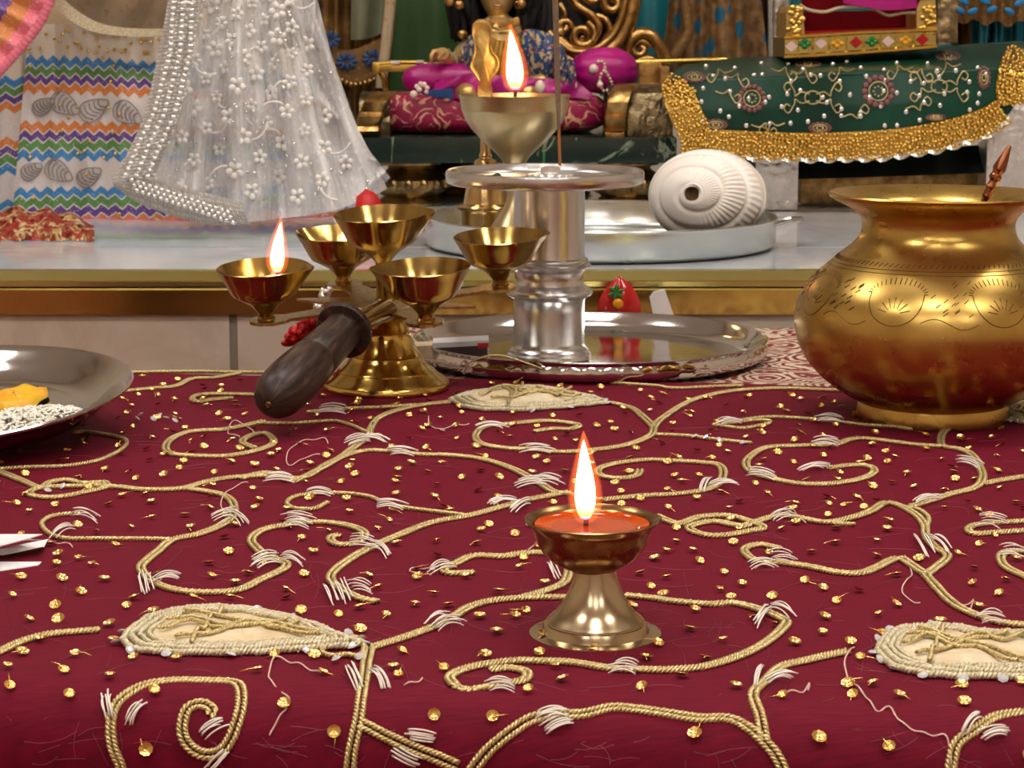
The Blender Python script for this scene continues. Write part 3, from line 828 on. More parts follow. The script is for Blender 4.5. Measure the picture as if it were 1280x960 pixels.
# ------------------------------------------------------------------ small brass diya in front
q = .000404
p = G(744, 793, .0014)
di = thing('oil_lamp', 'small footed bronze oil lamp burning alone at the front of the maroon cloth', 'lamp', p)
foot = [(0, .0012), (29, .0008), (32.6, 0), (33.2, .5), (33.1, 1.2), (29, 1.5), (27.2, 2.0), (26.6, 3.4), (26.0, 5.4), (25.4, 6.4), (24.4, 6.6), (24.2, 7.2), (24.6, 7.6), (23.0, 9.2), (20.4, 11.4), (17.6, 15), (15.2, 19), (13.2, 23.4), (11.6, 28), (10.8, 32), (10.6, 34), (0, 34.2)]
nick = lambda ph, r, z: r * (1 - .03 * (1 if z < .0014 and r > .031 and min(abs(ph - 4.74), abs(ph - 5.5), abs(ph - 4.1)) < .05 else 0))
MB().lathe([(a / 1000, b / 1000) for a, b in foot], 96, p, rf=nick).build('foot', M['diya'], di, auto=35)
cup = [(0, 33.4), (10.9, 33.6), (12, 34.4), (16, 36.0), (20.5, 38.6), (24.2, 42.2), (27.0, 46.6), (28.6, 51), (29.4, 54.2), (30.4, 56.2), (32.6, 57.8), (33.7, 58.9), (33.8, 59.6), (33.0, 60.0), (31.2, 59.0), (29.2, 57.2), (27.8, 54), (25, 46.5), (18, 40), (0, 37.5)]
spout = lambda ph, r, z: r * (1 + .045 * math.exp(-((ph - .12) / .22) ** 2) * max(0, min(1, (z - .045) / .014)))
MB().lathe([(a / 1000, b / 1000) for a, b in cup], 72, p + V((-.002, 0, 0)), rf=spout).build('bowl', M['diya_cup'], di, auto=35)
MB().lathe([(0, .0560), (.020, .0560), (.0283, .0562), (.0288, .0572)], 48, p + V((-.002, 0, 0))).build('oil', M['oil'], di, auto=0)
flame(di, p + V((-.0052, .002, .0585)), .041, .0052, (-.0012, 0))

# ------------------------------------------------------------------ five-cup aarti lamp with wooden handle
xb = -.1045
ab = V((xb, 1.797, .0016))
aa = thing('aarti_lamp', 'brass five-cup aarti lamp with dark wooden handle on bell-shaped foot', 'lamp', ab)
s = .000662
bell = [(0, 1), (77, 0), (79.5, 1), (80.2, 3), (79, 8), (78.2, 9.2), (78.8, 10), (77.6, 11), (72, 14.5), (65, 19.5), (61.5, 22.5), (62, 23.4), (61.2, 24.2), (57, 27), (50.5, 33), (47, 37.5), (45, 41.5), (45.4, 42.4), (44.4, 43.2), (40.5, 48), (36, 56), (33, 63), (30.8, 70), (31, 71), (30, 72), (27.5, 80), (24, 88), (19, 96), (14, 102), (11, 106), (0, 106.5)]
MB().lathe([(a * s, b * s) for a, b in bell], 72, ab).build('bell_foot', M['brass'], aa, auto=35)
hd = V((-.37, -.93, 0)).normalized()
TI = Matrix.Translation(ab + V((0, 0, .070))) @ Matrix.Rotation(R(6.0), 4, V((0, 0, 1)).cross(hd))
# engraved plate with four arms and pointed leaves between
mb = MB(TI)
PHI = [R(24), R(116), R(207), R(296)]
def arm(phi, outl, z0, z1):
    c, s_ = math.cos(phi), math.sin(phi)
    poly = [(x * c - y * s_, x * s_ + y * c) for x, y in outl]
    mb.prism(poly, z0, z1)
LN = [.104, .092, .105, .083]
for k, ph in enumerate(PHI):
    L = LN[k]
    up = [(.0, .012), (.018, .020), (.034, .017), (.050, .011), (L - .018, .0085), (L - .012, .013), (L, .0155), (L + .010, .010), (L + .014, 0)]
    arm(ph, [(x, -y) for x, y in up] + [(x, y) for x, y in reversed(up[:-1])], 0, .0026)
for k in range(4):
    up = [(.006, .012), (.030, .013), (.045, .0095), (.072, .004), (.080, 0)]
    ph = (PHI[k] + PHI[(k + 1) % 4] + (2 * PI if k == 3 else 0)) / 2
    arm(ph, [(x, -y) for x, y in up] + [(x, y) for x, y in reversed(up[:-1])], .0003, .0023)
mb.lathe([(0, 0), (.031, 0), (.033, .0014), (.030, .0034), (0, .0042)], 40)
plate = mb.build('arm_plate', M['plate'], aa, auto=30)
tag(plate, 'engraved leaf-armed brass plate')
cupp = [(0, 0), (7, 0), (7.4, 1.4), (6.2, 3), (6.2, 5.5), (7, 6.6), (9.5, 9.5), (12, 12.6), (18.5, 16.6), (26.5, 21.2), (29.4, 26.5), (34, 36), (37.6, 42.2), (38.2, 43), (37.4, 43.5), (33.2, 36), (28, 27), (24, 22), (10, 14.5), (0, 13)]
def oilcup(base, sd, k=1.0, kz=1.0, lit=None):
    rf = lambda ph, r, z: r * (1 + .17 * math.exp(-(((ph - sd + PI) % (2 * PI) - PI) / .30) ** 2) * max(0, min(1, (z - .022) / .018)))
    m = MB(TI); m.lathe([(a * k / 1000, b * kz / 1000) for a, b in cupp], 48, base, rf=rf)
    o = m.build('oil_cup', M['brass_cup'], aa, auto=32)
    w = TI @ V(base)
    if lit:
        MB(TI).lathe([(0, .026 * kz), (.0268 * k, .026 * kz)], 32, base).build('oil', M['oil'], o, auto=0)
        flame(o, w + V(lit[0]), lit[1], lit[2], lit[3])
    return o
zc = .0026
def arm_pt(k): return V((LN[k] * math.cos(PHI[k]), LN[k] * math.sin(PHI[k]), zc))
oilcup(arm_pt(0), R(10), 1.0, 1.0)
oilcup(arm_pt(1), R(150), 1.0, 1.0, ((.002, .0, .031), .023, .0040, (.001, 0)))
oilcup(arm_pt(2), R(-15), .98, 1.0, ((.009, .004, .037), .041, .0056, (.004, 0)))
oilcup(arm_pt(3), R(175), .98, 1.02)
# centre post and centre cup
mb = MB(TI); mb.lathe([(0, .003), (.0085, .003), (.0085, .005), (.0072, .006), (.0068, .030), (.0074, .032), (0, .032)], 24); mb.build('post', M['brass_cup'], aa)
oilcup(V((0, 0, .030)), R(5), 1.03, 1.08)
# ferrule and wooden handle
c0 = A(486, 386, 1.765); c1 = A(430, 413, 1.70); c2 = A(345, 496, 1.585)
d = (c2 - c1).normalized(); L = (c2 - c1).length
def along(ax, prof, n=40):
    a, b_ = ax; dd = (b_ - a).normalized(); Mx = dd.to_track_quat('Z', 'Y').to_matrix().to_4x4()
    return MB().lathe(prof, n, a, Mx)
mb = along((c0, c1), [(0, 0), (.008, 0), (.0095, .004), (.0095, (c1 - c0).length + .004), (0, (c1 - c0).length + .004)], 12)
mb.build('ferrule', M['brass_cup'], aa)
mm = .001
hp = [(0, -5), (19, -5), (22, -4), (23, -2), (23, 1.5), (22, 3), (16, 3.4), (15.6, 5), (15.8, 14), (16.6, 40), (17.6, 60), (17.3, 61), (17.8, 62), (17.5, 63.2), (18.0, 64.2), (17.7, 65.2), (18.4, 67), (19.2, 85), (19.8, 105), (19.5, 120), (18.3, 131), (15.6, 140), (11, 146.5), (5, 150), (3.2, 150.2), (2.8, 149.2), (0, 149.2)]
kz = L / .135
HM = [(a * mm, b * mm * kz if b > 0 else b * mm) for a, b in hp]
w = along((c1, c2), HM, 56).build('handle', M['wood'], aa, auto=35)
tag(w, 'dark turned wooden handle')
tip = c1 + d * (.1496 * kz)
Mx = d.to_track_quat('Z', 'Y').to_matrix().to_4x4()
MB().lathe([(0, .0006), (.0012, .0006), (.0022, .0009), (.0028, 0)], 16, tip, Mx).build('screw', M['antique'], w)

# ------------------------------------------------------------------ big brass pot
s = .000621
pc = G(1165, 521.5, .0014)
po = thing('brass_pot', 'large engraved brass water pot with flared rim on the cloth', 'pot', pc)
pp = [(0, 1), (88, 0), (93, 0), (93.5, 2), (93, 10), (92, 17), (91, 20), (96, 23), (108, 29), (121, 37), (140, 52), (156, 70), (167, 90), (172.5, 112), (172.5, 126), (169, 146), (160, 163), (149, 176), (136, 189), (124, 199), (111, 210), (102, 218), (96, 226), (93, 235), (92.5, 243), (95, 251), (102, 258), (114, 264), (127, 270.5), (133.5, 275), (134.5, 277.5), (133, 279.5), (128, 278), (116, 271.5), (103, 266), (96, 260), (90, 250), (88, 240), (90, 228), (104, 214), (140, 180), (160, 140), (150, 75), (100, 30), (0, 24)]
PP = [(a * s, b * s) for a, b in pp]
MB().lathe(PP, 112, pc).build('body', M['brass_pot'], po, auto=50)
outer = sorted([(z, r) for r, z in PP[4:27]])
def pot_pt(ph, z, off=.0001):
    return pc + V(((interp(outer, z) + off) * math.cos(ph), (interp(outer, z) + off) * math.sin(ph), z))
mb = MB(); rnd = random.Random(5)
def eng(pts, r=.00042): mb.tube([pot_pt(a, z * s) for a, z in pts], r, 4, False)
for zz in (196, 192): eng([(2 * PI * i / 96, zz) for i in range(97)], .0003)
for i in range(110): 
    a = 2 * PI * i / 110; eng([(a, 199), (a + .028, 203)], .0004)
for k in range(8):
    a0 = R(-90 + 17) + k * 2 * PI / 8
    # hanging half-round flower with rays and a fringe
    for rr in (1.0,):
        eng([(a0 + .21 * math.cos(t) * rr, 172 - 36 * math.sin(t) * rr) for t in [PI * i / 20 for i in range(21)]])
    for i in range(17):
        t = PI * i / 16; eng([(a0 + .21 * math.cos(t), 172 + 10 * math.sin(t)), (a0 + .24 * math.cos(t), 172 + 17 * math.sin(t))], .0004)
    for i in range(7):
        t = PI * (i + .5) / 7; eng([(a0 + .05 * math.cos(t), 150 + 6 * math.sin(t)), (a0 + .12 * math.cos(t), 150 + 18 * math.sin(t))], .00045)
    a1 = a0 + PI / 8
    for i in range(16):
        x = rnd.uniform(-.17, .17); z = rnd.uniform(148, 184); eng([(a1 + x, z), (a1 + x + .035, z + 4)], .00045)
    eng([(a1 - .2 + .4 * i / 20, 140 + 6 * math.sin(i / 20 * PI * 2)) for i in range(21)], .0003)
mb.build('engraving', M['pot_line'], po, auto=0)
# copper spoon standing in the pot
sp = thing('spoon', 'copper spoon with spear-shaped handle end leaning inside the brass pot', 'spoon', pc + V((.03, 0, .03)))
t1 = A(1263, 181, pc.y + .03); t0 = A(1229, 254, pc.y + .03); dd = (t0 - t1)
ax = dd.normalized(); Ls = dd.length; bot = pc + V((.012, .012, .045))
pr = [(0, 0), (2.2, .02), (4.2, .12), (6.6, .26), (8.0, .36), (8.4, .42), (6.4, .47), (6.4, .50), (7.9, .53), (8.0, .58), (5.2, .62), (5.4, .68), (6.6, .72), (5.2, .77), (5.6, .84), (6.0, .88), (4.0, .93), (3.4, 1.0), (0, 1.0)]
Mx = ax.to_track_quat('Z', 'Y').to_matrix().to_4x4()
MB().lathe([(a * s, b * Ls) for a, b in pr], 20, t1, Mx).build('handle_finial', M['copper'], sp, auto=30)
mb = MB(); mb.tube([t0 - ax * .003, t0.lerp(bot, .5), bot], [.0021, .002, .0025], 10); mb.ell(bot + V((0, 0, .003)), (.014, .011, .005)); mb.build('shaft', M['copper'], sp)

# ------------------------------------------------------------------ steel tray at the left with rice and petal
tcn = V((-.4284, 1.5797, .0330)); nn = V((-.0482, -.0804, 1)).normalized()
TM = Matrix.Translation(tcn) @ V((0, 0, 1)).rotation_difference(nn).to_matrix().to_4x4()
th = thing('steel_tray', 'round polished steel plate with rice and petal at the left edge of the cloth', 'tray', TM @ V((0, 0, -.021)))
tp = [(0, -.0205), (.110, -.0205), (.122, -.0185), (.134, -.009), (.142, -.003), (.1475, -.001), (.1500, .0006), (.1502, .0018), (.149, .0026), (.1465, .0018), (.141, -.001), (.133, -.007), (.121, -.0165), (.109, -.0185), (0, -.0185)]
MB(TM).lathe(tp, 112).build('dish', M['steel'], th, auto=50)
# the plate's low foot hidden below it
MB(TM).lathe([(0, -.0205), (.06, -.0205), (.058, -.026), (0, -.026)], 40).build('foot_ring', M['steel_dull'], th)
def on_dish(px, py, h=0):   # point on the tilted dish floor seen at a pixel
    n0 = TM.to_3x3() @ V((0, 0, 1)); p0 = TM @ V((0, 0, -.0185 + h)); dr = ray(px, py); o = V((0, 0, HC))
    return o + dr * ((p0 - o).dot(n0) / dr.dot(n0))
rc = on_dish(40, 533); mb = MB(); rnd = random.Random(2); N3 = TM.to_3x3()
hc = on_dish(22, 530); hx = on_dish(98, 513) - hc
for i in range(620):
    a = rnd.uniform(0, 2 * PI); r = rnd.random() ** .6; lx = hx.normalized(); ly = nn.cross(lx)
    h = .011 * (1 - r) ** .7 * rnd.uniform(.6, 1)
    pt = hc + lx * math.cos(a) * r * hx.length + ly * math.sin(a) * r * .028 + nn * (h + .0012)
    Mx = Matrix.Rotation(rnd.uniform(0, 6.28), 4, 'Z') @ Matrix.Rotation(rnd.uniform(-.5, .5), 4, 'Y')
    mb.ell(pt, (.0033, .0010, .0010), Mx, 6, 4)
tag(mb.build('rice', M['rice'], auto=0), 'small heap of uncooked white rice on the left steel plate', 'rice', kind='stuff')
mb = MB(); rnd = random.Random(6); rows = []
pl = [(-22,512),(0,517),(20,516),(42,511),(50,505),(60,500),(60,494),(48,491),(38,490),(20,491),(0,497),(-20,500)]
ctr = on_dish(18, 503)
cc = [on_dish(x, y) for x, y in [(p.x, p.y) for p in cat(pl + [pl[0]], 4)][:-1]]
for r, h in ((1, .0015), (.95, .0055), (.75, .0075), (.5, .0050), (.25, .0065), (.02, .007)):
    rows.append([ctr.lerp(p_, r) + nn * (h + .005 * noise.noise(p_ * 70 + V((r * 5, 0, 0)))) for p_ in cc])
tag(MB().grid(rows, cv=True).build('flower_petal', M['orange_petal'], auto=0), 'crinkled orange yellow petal beside the rice on the left plate', 'petal')

# ------------------------------------------------------------------ folded white papers at the left edge
for k, (pts, z0, z1, lab) in enumerate([
    ([(-60,668),(0,667.5),(53,667.5),(38,672),(0,682),(-60,697)], .0130, .0136, 'uppermost white folded paper at the left edge of the cloth'),
    ([(-60,690),(10,682),(53,674),(55,683),(30,689),(-60,704)], .0050, .0125, 'middle white folded paper of the pile at the left edge'),
    ([(-60,701),(0,702),(52,702),(48,706),(30,709),(-60,722)], .0016, .0022, 'lowest white folded paper lying on the cloth at the left edge')]):
    mb = MB()
    if k == 1:
        a = [G(x, y, .011) for x, y in ((-60, 683), (0, 677), (53, 675))]; b = [G(x, y, .0035) for x, y in ((-60, 704), (0, 695), (55, 684))]
        c_ = [G(x, y, .009) for x, y in ((-60, 670), (0, 670), (40, 674))]
        mb.grid([c_, a]); mb.grid([[q_ - V((0, .0, .004)) for q_ in a], b]); mb.grid([[q_ + V((0, .012, .002)) for q_ in b], b])
    else:
        top = [G(x, y, z1) for x, y in pts]; mb.prism([(p_.x, p_.y) for p_ in top], z0, z1)
    mb.build('folded_paper', M['white'], smooth=False)
    tag(bpy.data.objects[-1] if False else COL.objects[-1], lab, 'paper', 'folded papers')

# ------------------------------------------------------------------ polished tray + aluminium incense stand
tcx = 737.5
tc2 = V(((tcx - 640) * K(1.972), 1.972, .0012))
tr = thing('steel_tray', 'wide polished steel tray under the tall incense stand', 'tray', tc2)
rr = 221 * K(1.972)
tp = [(0, .0), (rr - .014, .0), (rr - .007, .0008), (rr - .0025, .0036), (rr - .0008, .0075), (rr - .0010, .0115), (rr - .0026, .0150), (rr - .0010, .0172), (rr, .0184), (rr - .0012, .0192), (rr - .004, .0180), (rr - .009, .0100), (rr - .017, .0035), (rr - .024, .0020), (0, .0018)]
MB().lathe(tp, 240, tc2, rf=lambda ph, r, z: r + (.0007 * math.sin(ph * 60) * (1 if .002 < z < .014 and r > rr - .004 else 0))).build('dish', M['steel'], tr, auto=55)
# ripples of the pressed outer wall
s = .000722
sc_ = V(((686 - 640) * K(1.945), 1.945, tc2.z + .0021))
sd_ = thing('incense_stand', 'tall ringed aluminium pedestal stand in the steel tray', 'stand', sc_)
col = [(0, 0), (51, 0), (53, 3), (52, 7), (49.5, 9), (49, 12), (46, 15), (45, 17), (44.4, 22), (44, 60), (44.3, 74), (46, 77), (51, 79.5), (54.3, 82.5), (54.6, 85), (53.5, 87.5), (48, 90), (43.5, 94), (42.2, 99), (42.4, 105), (44, 110), (47, 112.5), (51, 114.5), (52, 117), (50, 119.5), (47.5, 120.5), (48.5, 123), (48, 125), (44.5, 127), (43.8, 132), (43.6, 180), (43.8, 214), (46, 217), (0, 217.5)]
MB().lathe([(a * s, b * s) for a, b in col], 72, sc_).build('column', M['alu'], sd_, auto=30)
pcx = sc_ + V((-5.5 * s, 0, 0))
pl_ = [(0, 217), (116, 217), (120, 219), (121.6, 222), (121.8, 231), (120.8, 233.5), (118.6, 234.5), (116.4, 233.5), (115.4, 230), (114, 226.5), (111, 225.2), (0, 225)]
MB().lathe([(a * s, b * s) for a, b in pl_], 96, pcx).build('top_plate', M['alu'], sd_, auto=35)
ptop = pcx.z + 225.2 * s
hc_ = V((A(688, 206, pcx.y).x, pcx.y - .004, ptop))
ih = thing('incense_holder', 'small silver flower-shaped incense holder on the stand top', 'incense holder', hc_)
fl = lambda ph, r, z: r * (1 + (.12 * math.cos(8 * ph) if r > .012 and z < .004 else 0))
MB().lathe([(0, 0), (.018, 0), (.0195, .0014), (.018, .003), (.012, .0042), (.009, .0052), (.0085, .0085), (.0065, .0095), (.004, .0095), (.0035, .006), (0, .006)], 56, hc_, rf=fl).build('flower_base', M['silver_bead'], ih, auto=35)
mb = MB(); mb.tube([A(680, 203, hc_.y - .004), A(680, 189, hc_.y - .004)], .0011, 8); mb.build('green_stub', M['green_paint'], ih)
# incense stick with coat
b0 = A(700, 207, hc_.y); b1 = A(698.5, 158, hc_.y); b2 = A(692, -70, hc_.y)
inc = thing('incense_stick', 'thin brown incense stick standing upright in the silver holder', 'incense stick', b0)
MB().tube([b0, b1], .0013, 8).build('bare_stick', M['stick'], inc)
L_ = [b1.lerp(b2, t / 12) for t in range(13)]
MB().tube([b1 - V((0, 0, .004))] + L_, [.0012] + [.0016 + .0009 * min(1, t / 2.5) for t in range(13)], 10).build('incense_coat', M['ash'], inc)
# spent match on the plate
m0 = A(594, 214.5, pcx.y - .03); m0.z = ptop + .0012; m1 = V((m0.x + .021, m0.y + .006, ptop + .0017))
ms = thing('spent_match', 'burnt black match lying on the left of the stand top', 'match', m0)
MB().tube([m0 + V((-.002, 0, 0)), m0 + V((.004, .001, 0))], .0011, 6).build('match_stick', M['cream'], ms)
MB().tube([m0 + V((.004, .001, .0006)), m0.lerp(m1, .7) + V((0, 0, .0008)), m1 + V((-.002, 0, .0011)), m1 + V((.002, 0, .0011))], [.0011, .0015, .0028, .0014], 8).build('burnt_end', M['black'], ms)
# matchbox leaning in the tray
ma = A(541, 427, 1.895); mb_ = A(611, 427, 1.895)
xl = mb_.x - ma.x
mbx = thing('matchbox', 'small white matchbox with dark striking side in front of the aluminium stand', 'matchbox', V((ma.x + xl / 2, 1.910, tc2.z + .002)))
zb = tc2.z + .0035; zt = A(0, 427, 1.895).z
Mx = Matrix.Rotation(R(-3), 4, 'Y')
cxm = (ma.x + mb_.x) / 2; czm = (zb + zt) / 2
MB().rbox((cxm, 1.910, czm), (xl, .030, zt - zb), .0006, Mx).build('box', M['white'], mbx)
MB().rbox((cxm + .0005, 1.8946, czm - .0012), (xl - .003, .0006, (zt - zb) * .70), .0001, Mx).build('striking_strip', M['match_side'], mbx)
MB().rbox((cxm + xl * .40, 1.8946, zt - .0032), (xl * .2, .0008, .0042), .0001, Mx).build('red_corner', M['red'], mbx)
MB().rbox((ma.x - .008, 1.910, zt - .010), (.018, .027, .012), .0006, Mx).build('drawer', M['cream'], mbx)
# loose gold thread arching over the tray front
c_ = cat([(580,468,0),(585,455,0),(605,446,0),(625,444,0),(650,451,0),(680,462,0),(700,474,0)], 8)
mb = MB(); yth = G(640, 481).y - .006
mb.tube([A(q_.x, q_.y, yth - .004 * math.sin(i * .1)) for i, q_ in enumerate(c_)], .0008, 6)
mb.build('loose_thread', M['rope'], tc, auto=0)

# ------------------------------------------------------------------ red teardrop ornament and paper scrap behind the tray
ry = 2.150; rs = K(ry)
ro = thing('red_ornament', 'glossy red teardrop-shaped ornament with green leaf behind the steel tray', 'ornament', V((A(774, 395, ry).x, ry, .001)))
cx_, z0_ = ro.location.x, .0015
zt_ = A(774, 345, ry).z
def tear(p_, d_):
    t = (d_.z + 1) / 2
    k = interp([(0, .55), (.12, .86), (.35, 1.0), (.55, .93), (.75, .66), (.9, .30), (.97, .13), (1, .0)], t)
    hor = V((d_.x, d_.y, 0)); hor = hor.normalized() if hor.length > 1e-6 else V((0, 0, 0))
    return V((hor.x * k * 27.5 * rs, hor.y * k * .010, (t - .5) * (zt_ - z0_)))
MB().ell((cx_, ry, (z0_ + zt_) / 2), 1, None, 32, 22, tear).build('body', M['red_gloss'], ro)
mb = MB(); fy = ry - .0101
for a in range(6):
    an = R(60 * a + 20); c2_ = A(770, 366, fy); mb.ell(c2_ + V((math.cos(an) * .0042, .0006, math.sin(an) * .0042)), (.0045, .0012, .0019), Matrix.Rotation(-an, 4, 'Y'), 10, 6)
mb.tube([A(770, 366, fy), A(769, 357, fy + .001)], .0009, 6); mb.build('green_leaf', M['green_paint'], ro)
MB().ell(A(772.5, 380, fy - .0002), (.0052, .002, .0052)).build('orange_fruit', M['orange_paint'], ro)
sy = 2.155
mb = MB(); P4 = [A(812, 372, sy), A(817, 365, sy), A(831, 362, sy), A(842, 393, sy), A(842, 399, sy), A(818, 399, sy)]
mb.v = []; n_ = len(P4)
for off in (0, .004):
    for q_ in P4: mb.add(q_ + V((0, off, 0)))
mb.f.append(tuple(range(n_))); mb.f.append(tuple(reversed(range(n_, 2 * n_))))
for i in range(n_): mb.f.append((i, (i + 1) % n_, n_ + (i + 1) % n_, n_ + i))
tag(mb.build('paper_scrap', M['white'], smooth=False), 'torn white scrap of card upright beside the red ornament', 'paper')
# red and white garland scrap left of the lamp foot
gm = thing('garland', 'small red and silver garland tuft behind the wooden lamp handle', 'garland', G(385, 462, 0.0) * 1)
gy = 1.845; mb = MB(); m2 = MB(); rnd = random.Random(8); gm.location = V((A(380, 460, gy).x, gy, .0))
for i in range(60):
    t = rnd.random(); x = lerp(395, 362, t) + rnd.uniform(-7, 7); y = lerp(398, 425, t) + rnd.uniform(-6, 8)
    pt = A(x, y, gy + rnd.uniform(-.006, .006)); a = rnd.uniform(0, 6.28)
    mb.ell(pt, (.006, .0025, .003), Matrix.Rotation(a, 4, 'Y') @ Matrix.Rotation(a * 2, 4, 'Z'), 7, 5)
for i in range(26):
    t = i / 25; m2.ell(A(lerp(392, 408, t) + rnd.uniform(-5, 5), lerp(400, 362, t), gy + rnd.uniform(-.004, .004)), (.0032, .003, .0034), None, 8, 6)
mb.tube([A(380, 412, gy), A(400, 440, gy), A(415, 475, gy)], .004, 6)
mb.build('red_petals', M['red'], gm); m2.build('silver_beads', M['silver_bead'], gm)
# ------------------------------------------------------------------ conch tray on the altar
TYc = 2.458; kT = K(TYc, ZM)
ct = V((A(750, 300, TYc).x, TYc, ZM + .0006))
t2 = thing('steel_tray', 'deep dull steel tray on the marble top holding the conch shell', 'tray', ct)
rr = 220 * kT
tp = [(0, 0), (rr - .012, 0), (rr - .005, .0015), (rr - .0015, .006), (rr - .001, .030), (rr, .033), (rr - .0008, .0345), (rr - .0028, .0335), (rr - .0034, .030), (rr - .004, .008), (rr - .008, .0035), (rr - .014, .0022), (0, .0022)]
MB().lathe(tp, 112, ct).build('dish', M['steel_dull'], t2, auto=45)
hx = ct + V((rr * .93, .08, .031)); mb = MB()
hp = A(985, 283, TYc - .02)
mb.tube([hp + V((-.022, -.02, .001)), hp + V((.002, -.012, .006)), hp + V((.016, .012, .007)), hp + V((.010, .04, .005)), hp + V((-.018, .048, .001))], .0032, 8); mb.build('ear_handle', M['steel_dull'], t2)
zt2 = ct.z + .0024
# conch
ks = K(2.43, .1)
cc = A(882, 244, 2.44); 
co = thing('conch', 'large white carved conch shell with spiral facing forward in the tray', 'conch', V((cc.x, cc.y, zt2)))
axd = V((-.34, -.92, .14)).normalized()
Mq = axd.to_track_quat('Z', 'Y').to_matrix().to_4x4()
rows = []; NT, NP = 110, 200
def cprof(t):   # t 0 apex .. 1 siphon end ; returns (r, z along the axis) in metres
    return interp([(0, 10 * ks), (.06, 15 * ks), (.14, 27 * ks), (.25, 45 * ks), (.38, 62 * ks), (.5, 72 * ks), (.6, 75.5 * ks), (.7, 72 * ks), (.8, 60 * ks), (.9, 38 * ks), (1, 10 * ks)], t), \
           interp([(0, 62 * ks), (.06, 61 * ks), (.14, 56 * ks), (.25, 46 * ks), (.38, 29 * ks), (.5, 8 * ks), (.6, -10 * ks), (.7, -32 * ks), (.8, -58 * ks), (.9, -88 * ks), (1, -118 * ks)], t)
for j in range(NP + 1):
    ph = 2 * PI * j / NP; row = []
    for i in range(NT + 1):
        t = i / NT
        r, z = cprof(t)
        sp_ = (t * 5.2 - ph / (2 * PI)) % 1.0              # position across one whorl
        amp = (1 - min(1, max(0, (t - .50) / .12)))
        dd = (-.0030 * math.exp(-((min(sp_, 1 - sp_)) / .09) ** 2) + .0017 * math.sin(PI * sp_)) * amp
        rib = max(0, math.cos(ph - R(10))) ** .5 if math.cos(ph - R(10)) > 0 else 0
        dd += .0011 * math.sin(ph * 46 + sp_ * 6) * rib * amp * math.sin(PI * sp_) * min(1, t * 6)
        nr = V((math.cos(ph) * .75, math.sin(ph) * .75, .66))
        p_ = V((r * math.cos(ph), r * math.sin(ph) * .86, z)) + nr * dd
        row.append(cc + Mq @ p_)
    rows.append(row)
zmin = min(q_.z for row in rows for q_ in row); dz = zt2 - zmin
print('conch dz', dz)
sh = MB(); sh.grid([[V((q_.x, q_.y, zt2 + (q_.z - zmin) * .92)) for q_ in row] for row in rows])
sho = sh.build('shell', M['shell'], co, auto=0)
hq = cc + Mq @ V((0, 0, 61 * ks)); off = V((0, 0, zt2 + (hq.z - zmin) * .92 - hq.z))
mb = MB(); hole = [(0, 50), (5, 51), (9, 56), (10.2, 61.5), (11.2, 63), (12.6, 62.8), (13.6, 61)]
mb.lathe([(a * ks, b * ks) for a, b in hole[:4]], 32, cc + off, Mq); mb.build('apex_hole', M['shell_hole'], co)
MB().lathe([(a * ks, b * ks) for a, b in hole[3:] + [(15, 58)]], 40, cc + off, Mq).build('apex_rim', M['shell'], co)

# ------------------------------------------------------------------ tall funnel bowl lamp in the tray
LY = 2.37; kl = K(LY, .15); lx = A(643, 118, LY).x
lb = V((lx, LY, zt2)); hz = A(643, 118.5, LY).z - zt2
bl = thing('standing_lamp', 'tall brass bowl oil lamp with carved back piece behind the aluminium stand', 'lamp', lb)
H_ = hz / kl
lp = [(0, 0), (50, 0), (51, 3), (48, 8), (41, 16), (32, 28), (22, 42), (13, 56), (8.5, 68), (7, 80), (8.2, 86), (6.6, 90), (6.6, H_ - 96), (9, H_ - 92), (12, H_ - 87), (18, H_ - 78), (28, H_ - 68), (40, H_ - 57), (52, H_ - 44), (60, H_ - 33), (65.5, H_ - 20), (66.0, H_ - 19), (66.2, H_ - 18), (68, H_ - 6), (69.5, H_ - 1), (69.5, H_), (67.5, H_), (65, H_ - 8), (58, H_ - 28), (40, H_ - 50), (0, H_ - 62)]
MB().lathe([(a * kl, b * kl) for a, b in lp], 80, lb).build('body', M['bowl'], bl, auto=40)
MB().lathe([(0, (H_ - 6) * kl), (63 * kl, (H_ - 6) * kl)], 40, lb).build('oil', M['oil'], bl, auto=0)
bh = [(591,30),(596,25),(604,24),(610,27),(614,33),(615,45),(614,58),(617,66),(622,72),(624,80),(622,88),(617,97),(613,104),(615,110),(614,124),(598,124),(597,111),(599,104),(594,95),(588,86),(588,80),(591,72),(593,62),(592,50),(590,42),(590,36)]
yb = LY + .012
c_ = [A(p_.x, p_.y, yb) for p_ in cat(bh + [bh[0]], 4)][:-1]; ce = A(605, 75, yb)
rows = [[p_.lerp(ce, 1 - r_) * 1 + V((0, o_, 0)) for p_ in c_] for r_, o_ in ((.02, .004), (.9, .005), (1, .002), (1, -.002), (.93, -.0055), (.80, -.0035), (.70, -.0035), (.6, -.0045), (.02, -.006))]
MB().grid(rows, cv=True).build('carved_back_piece', M['bowl_handle'], bl, auto=50)
flame(bl, A(644, 113, LY), 74 * kl, 10.5 * kl, (-.0052, 0), True, .006)

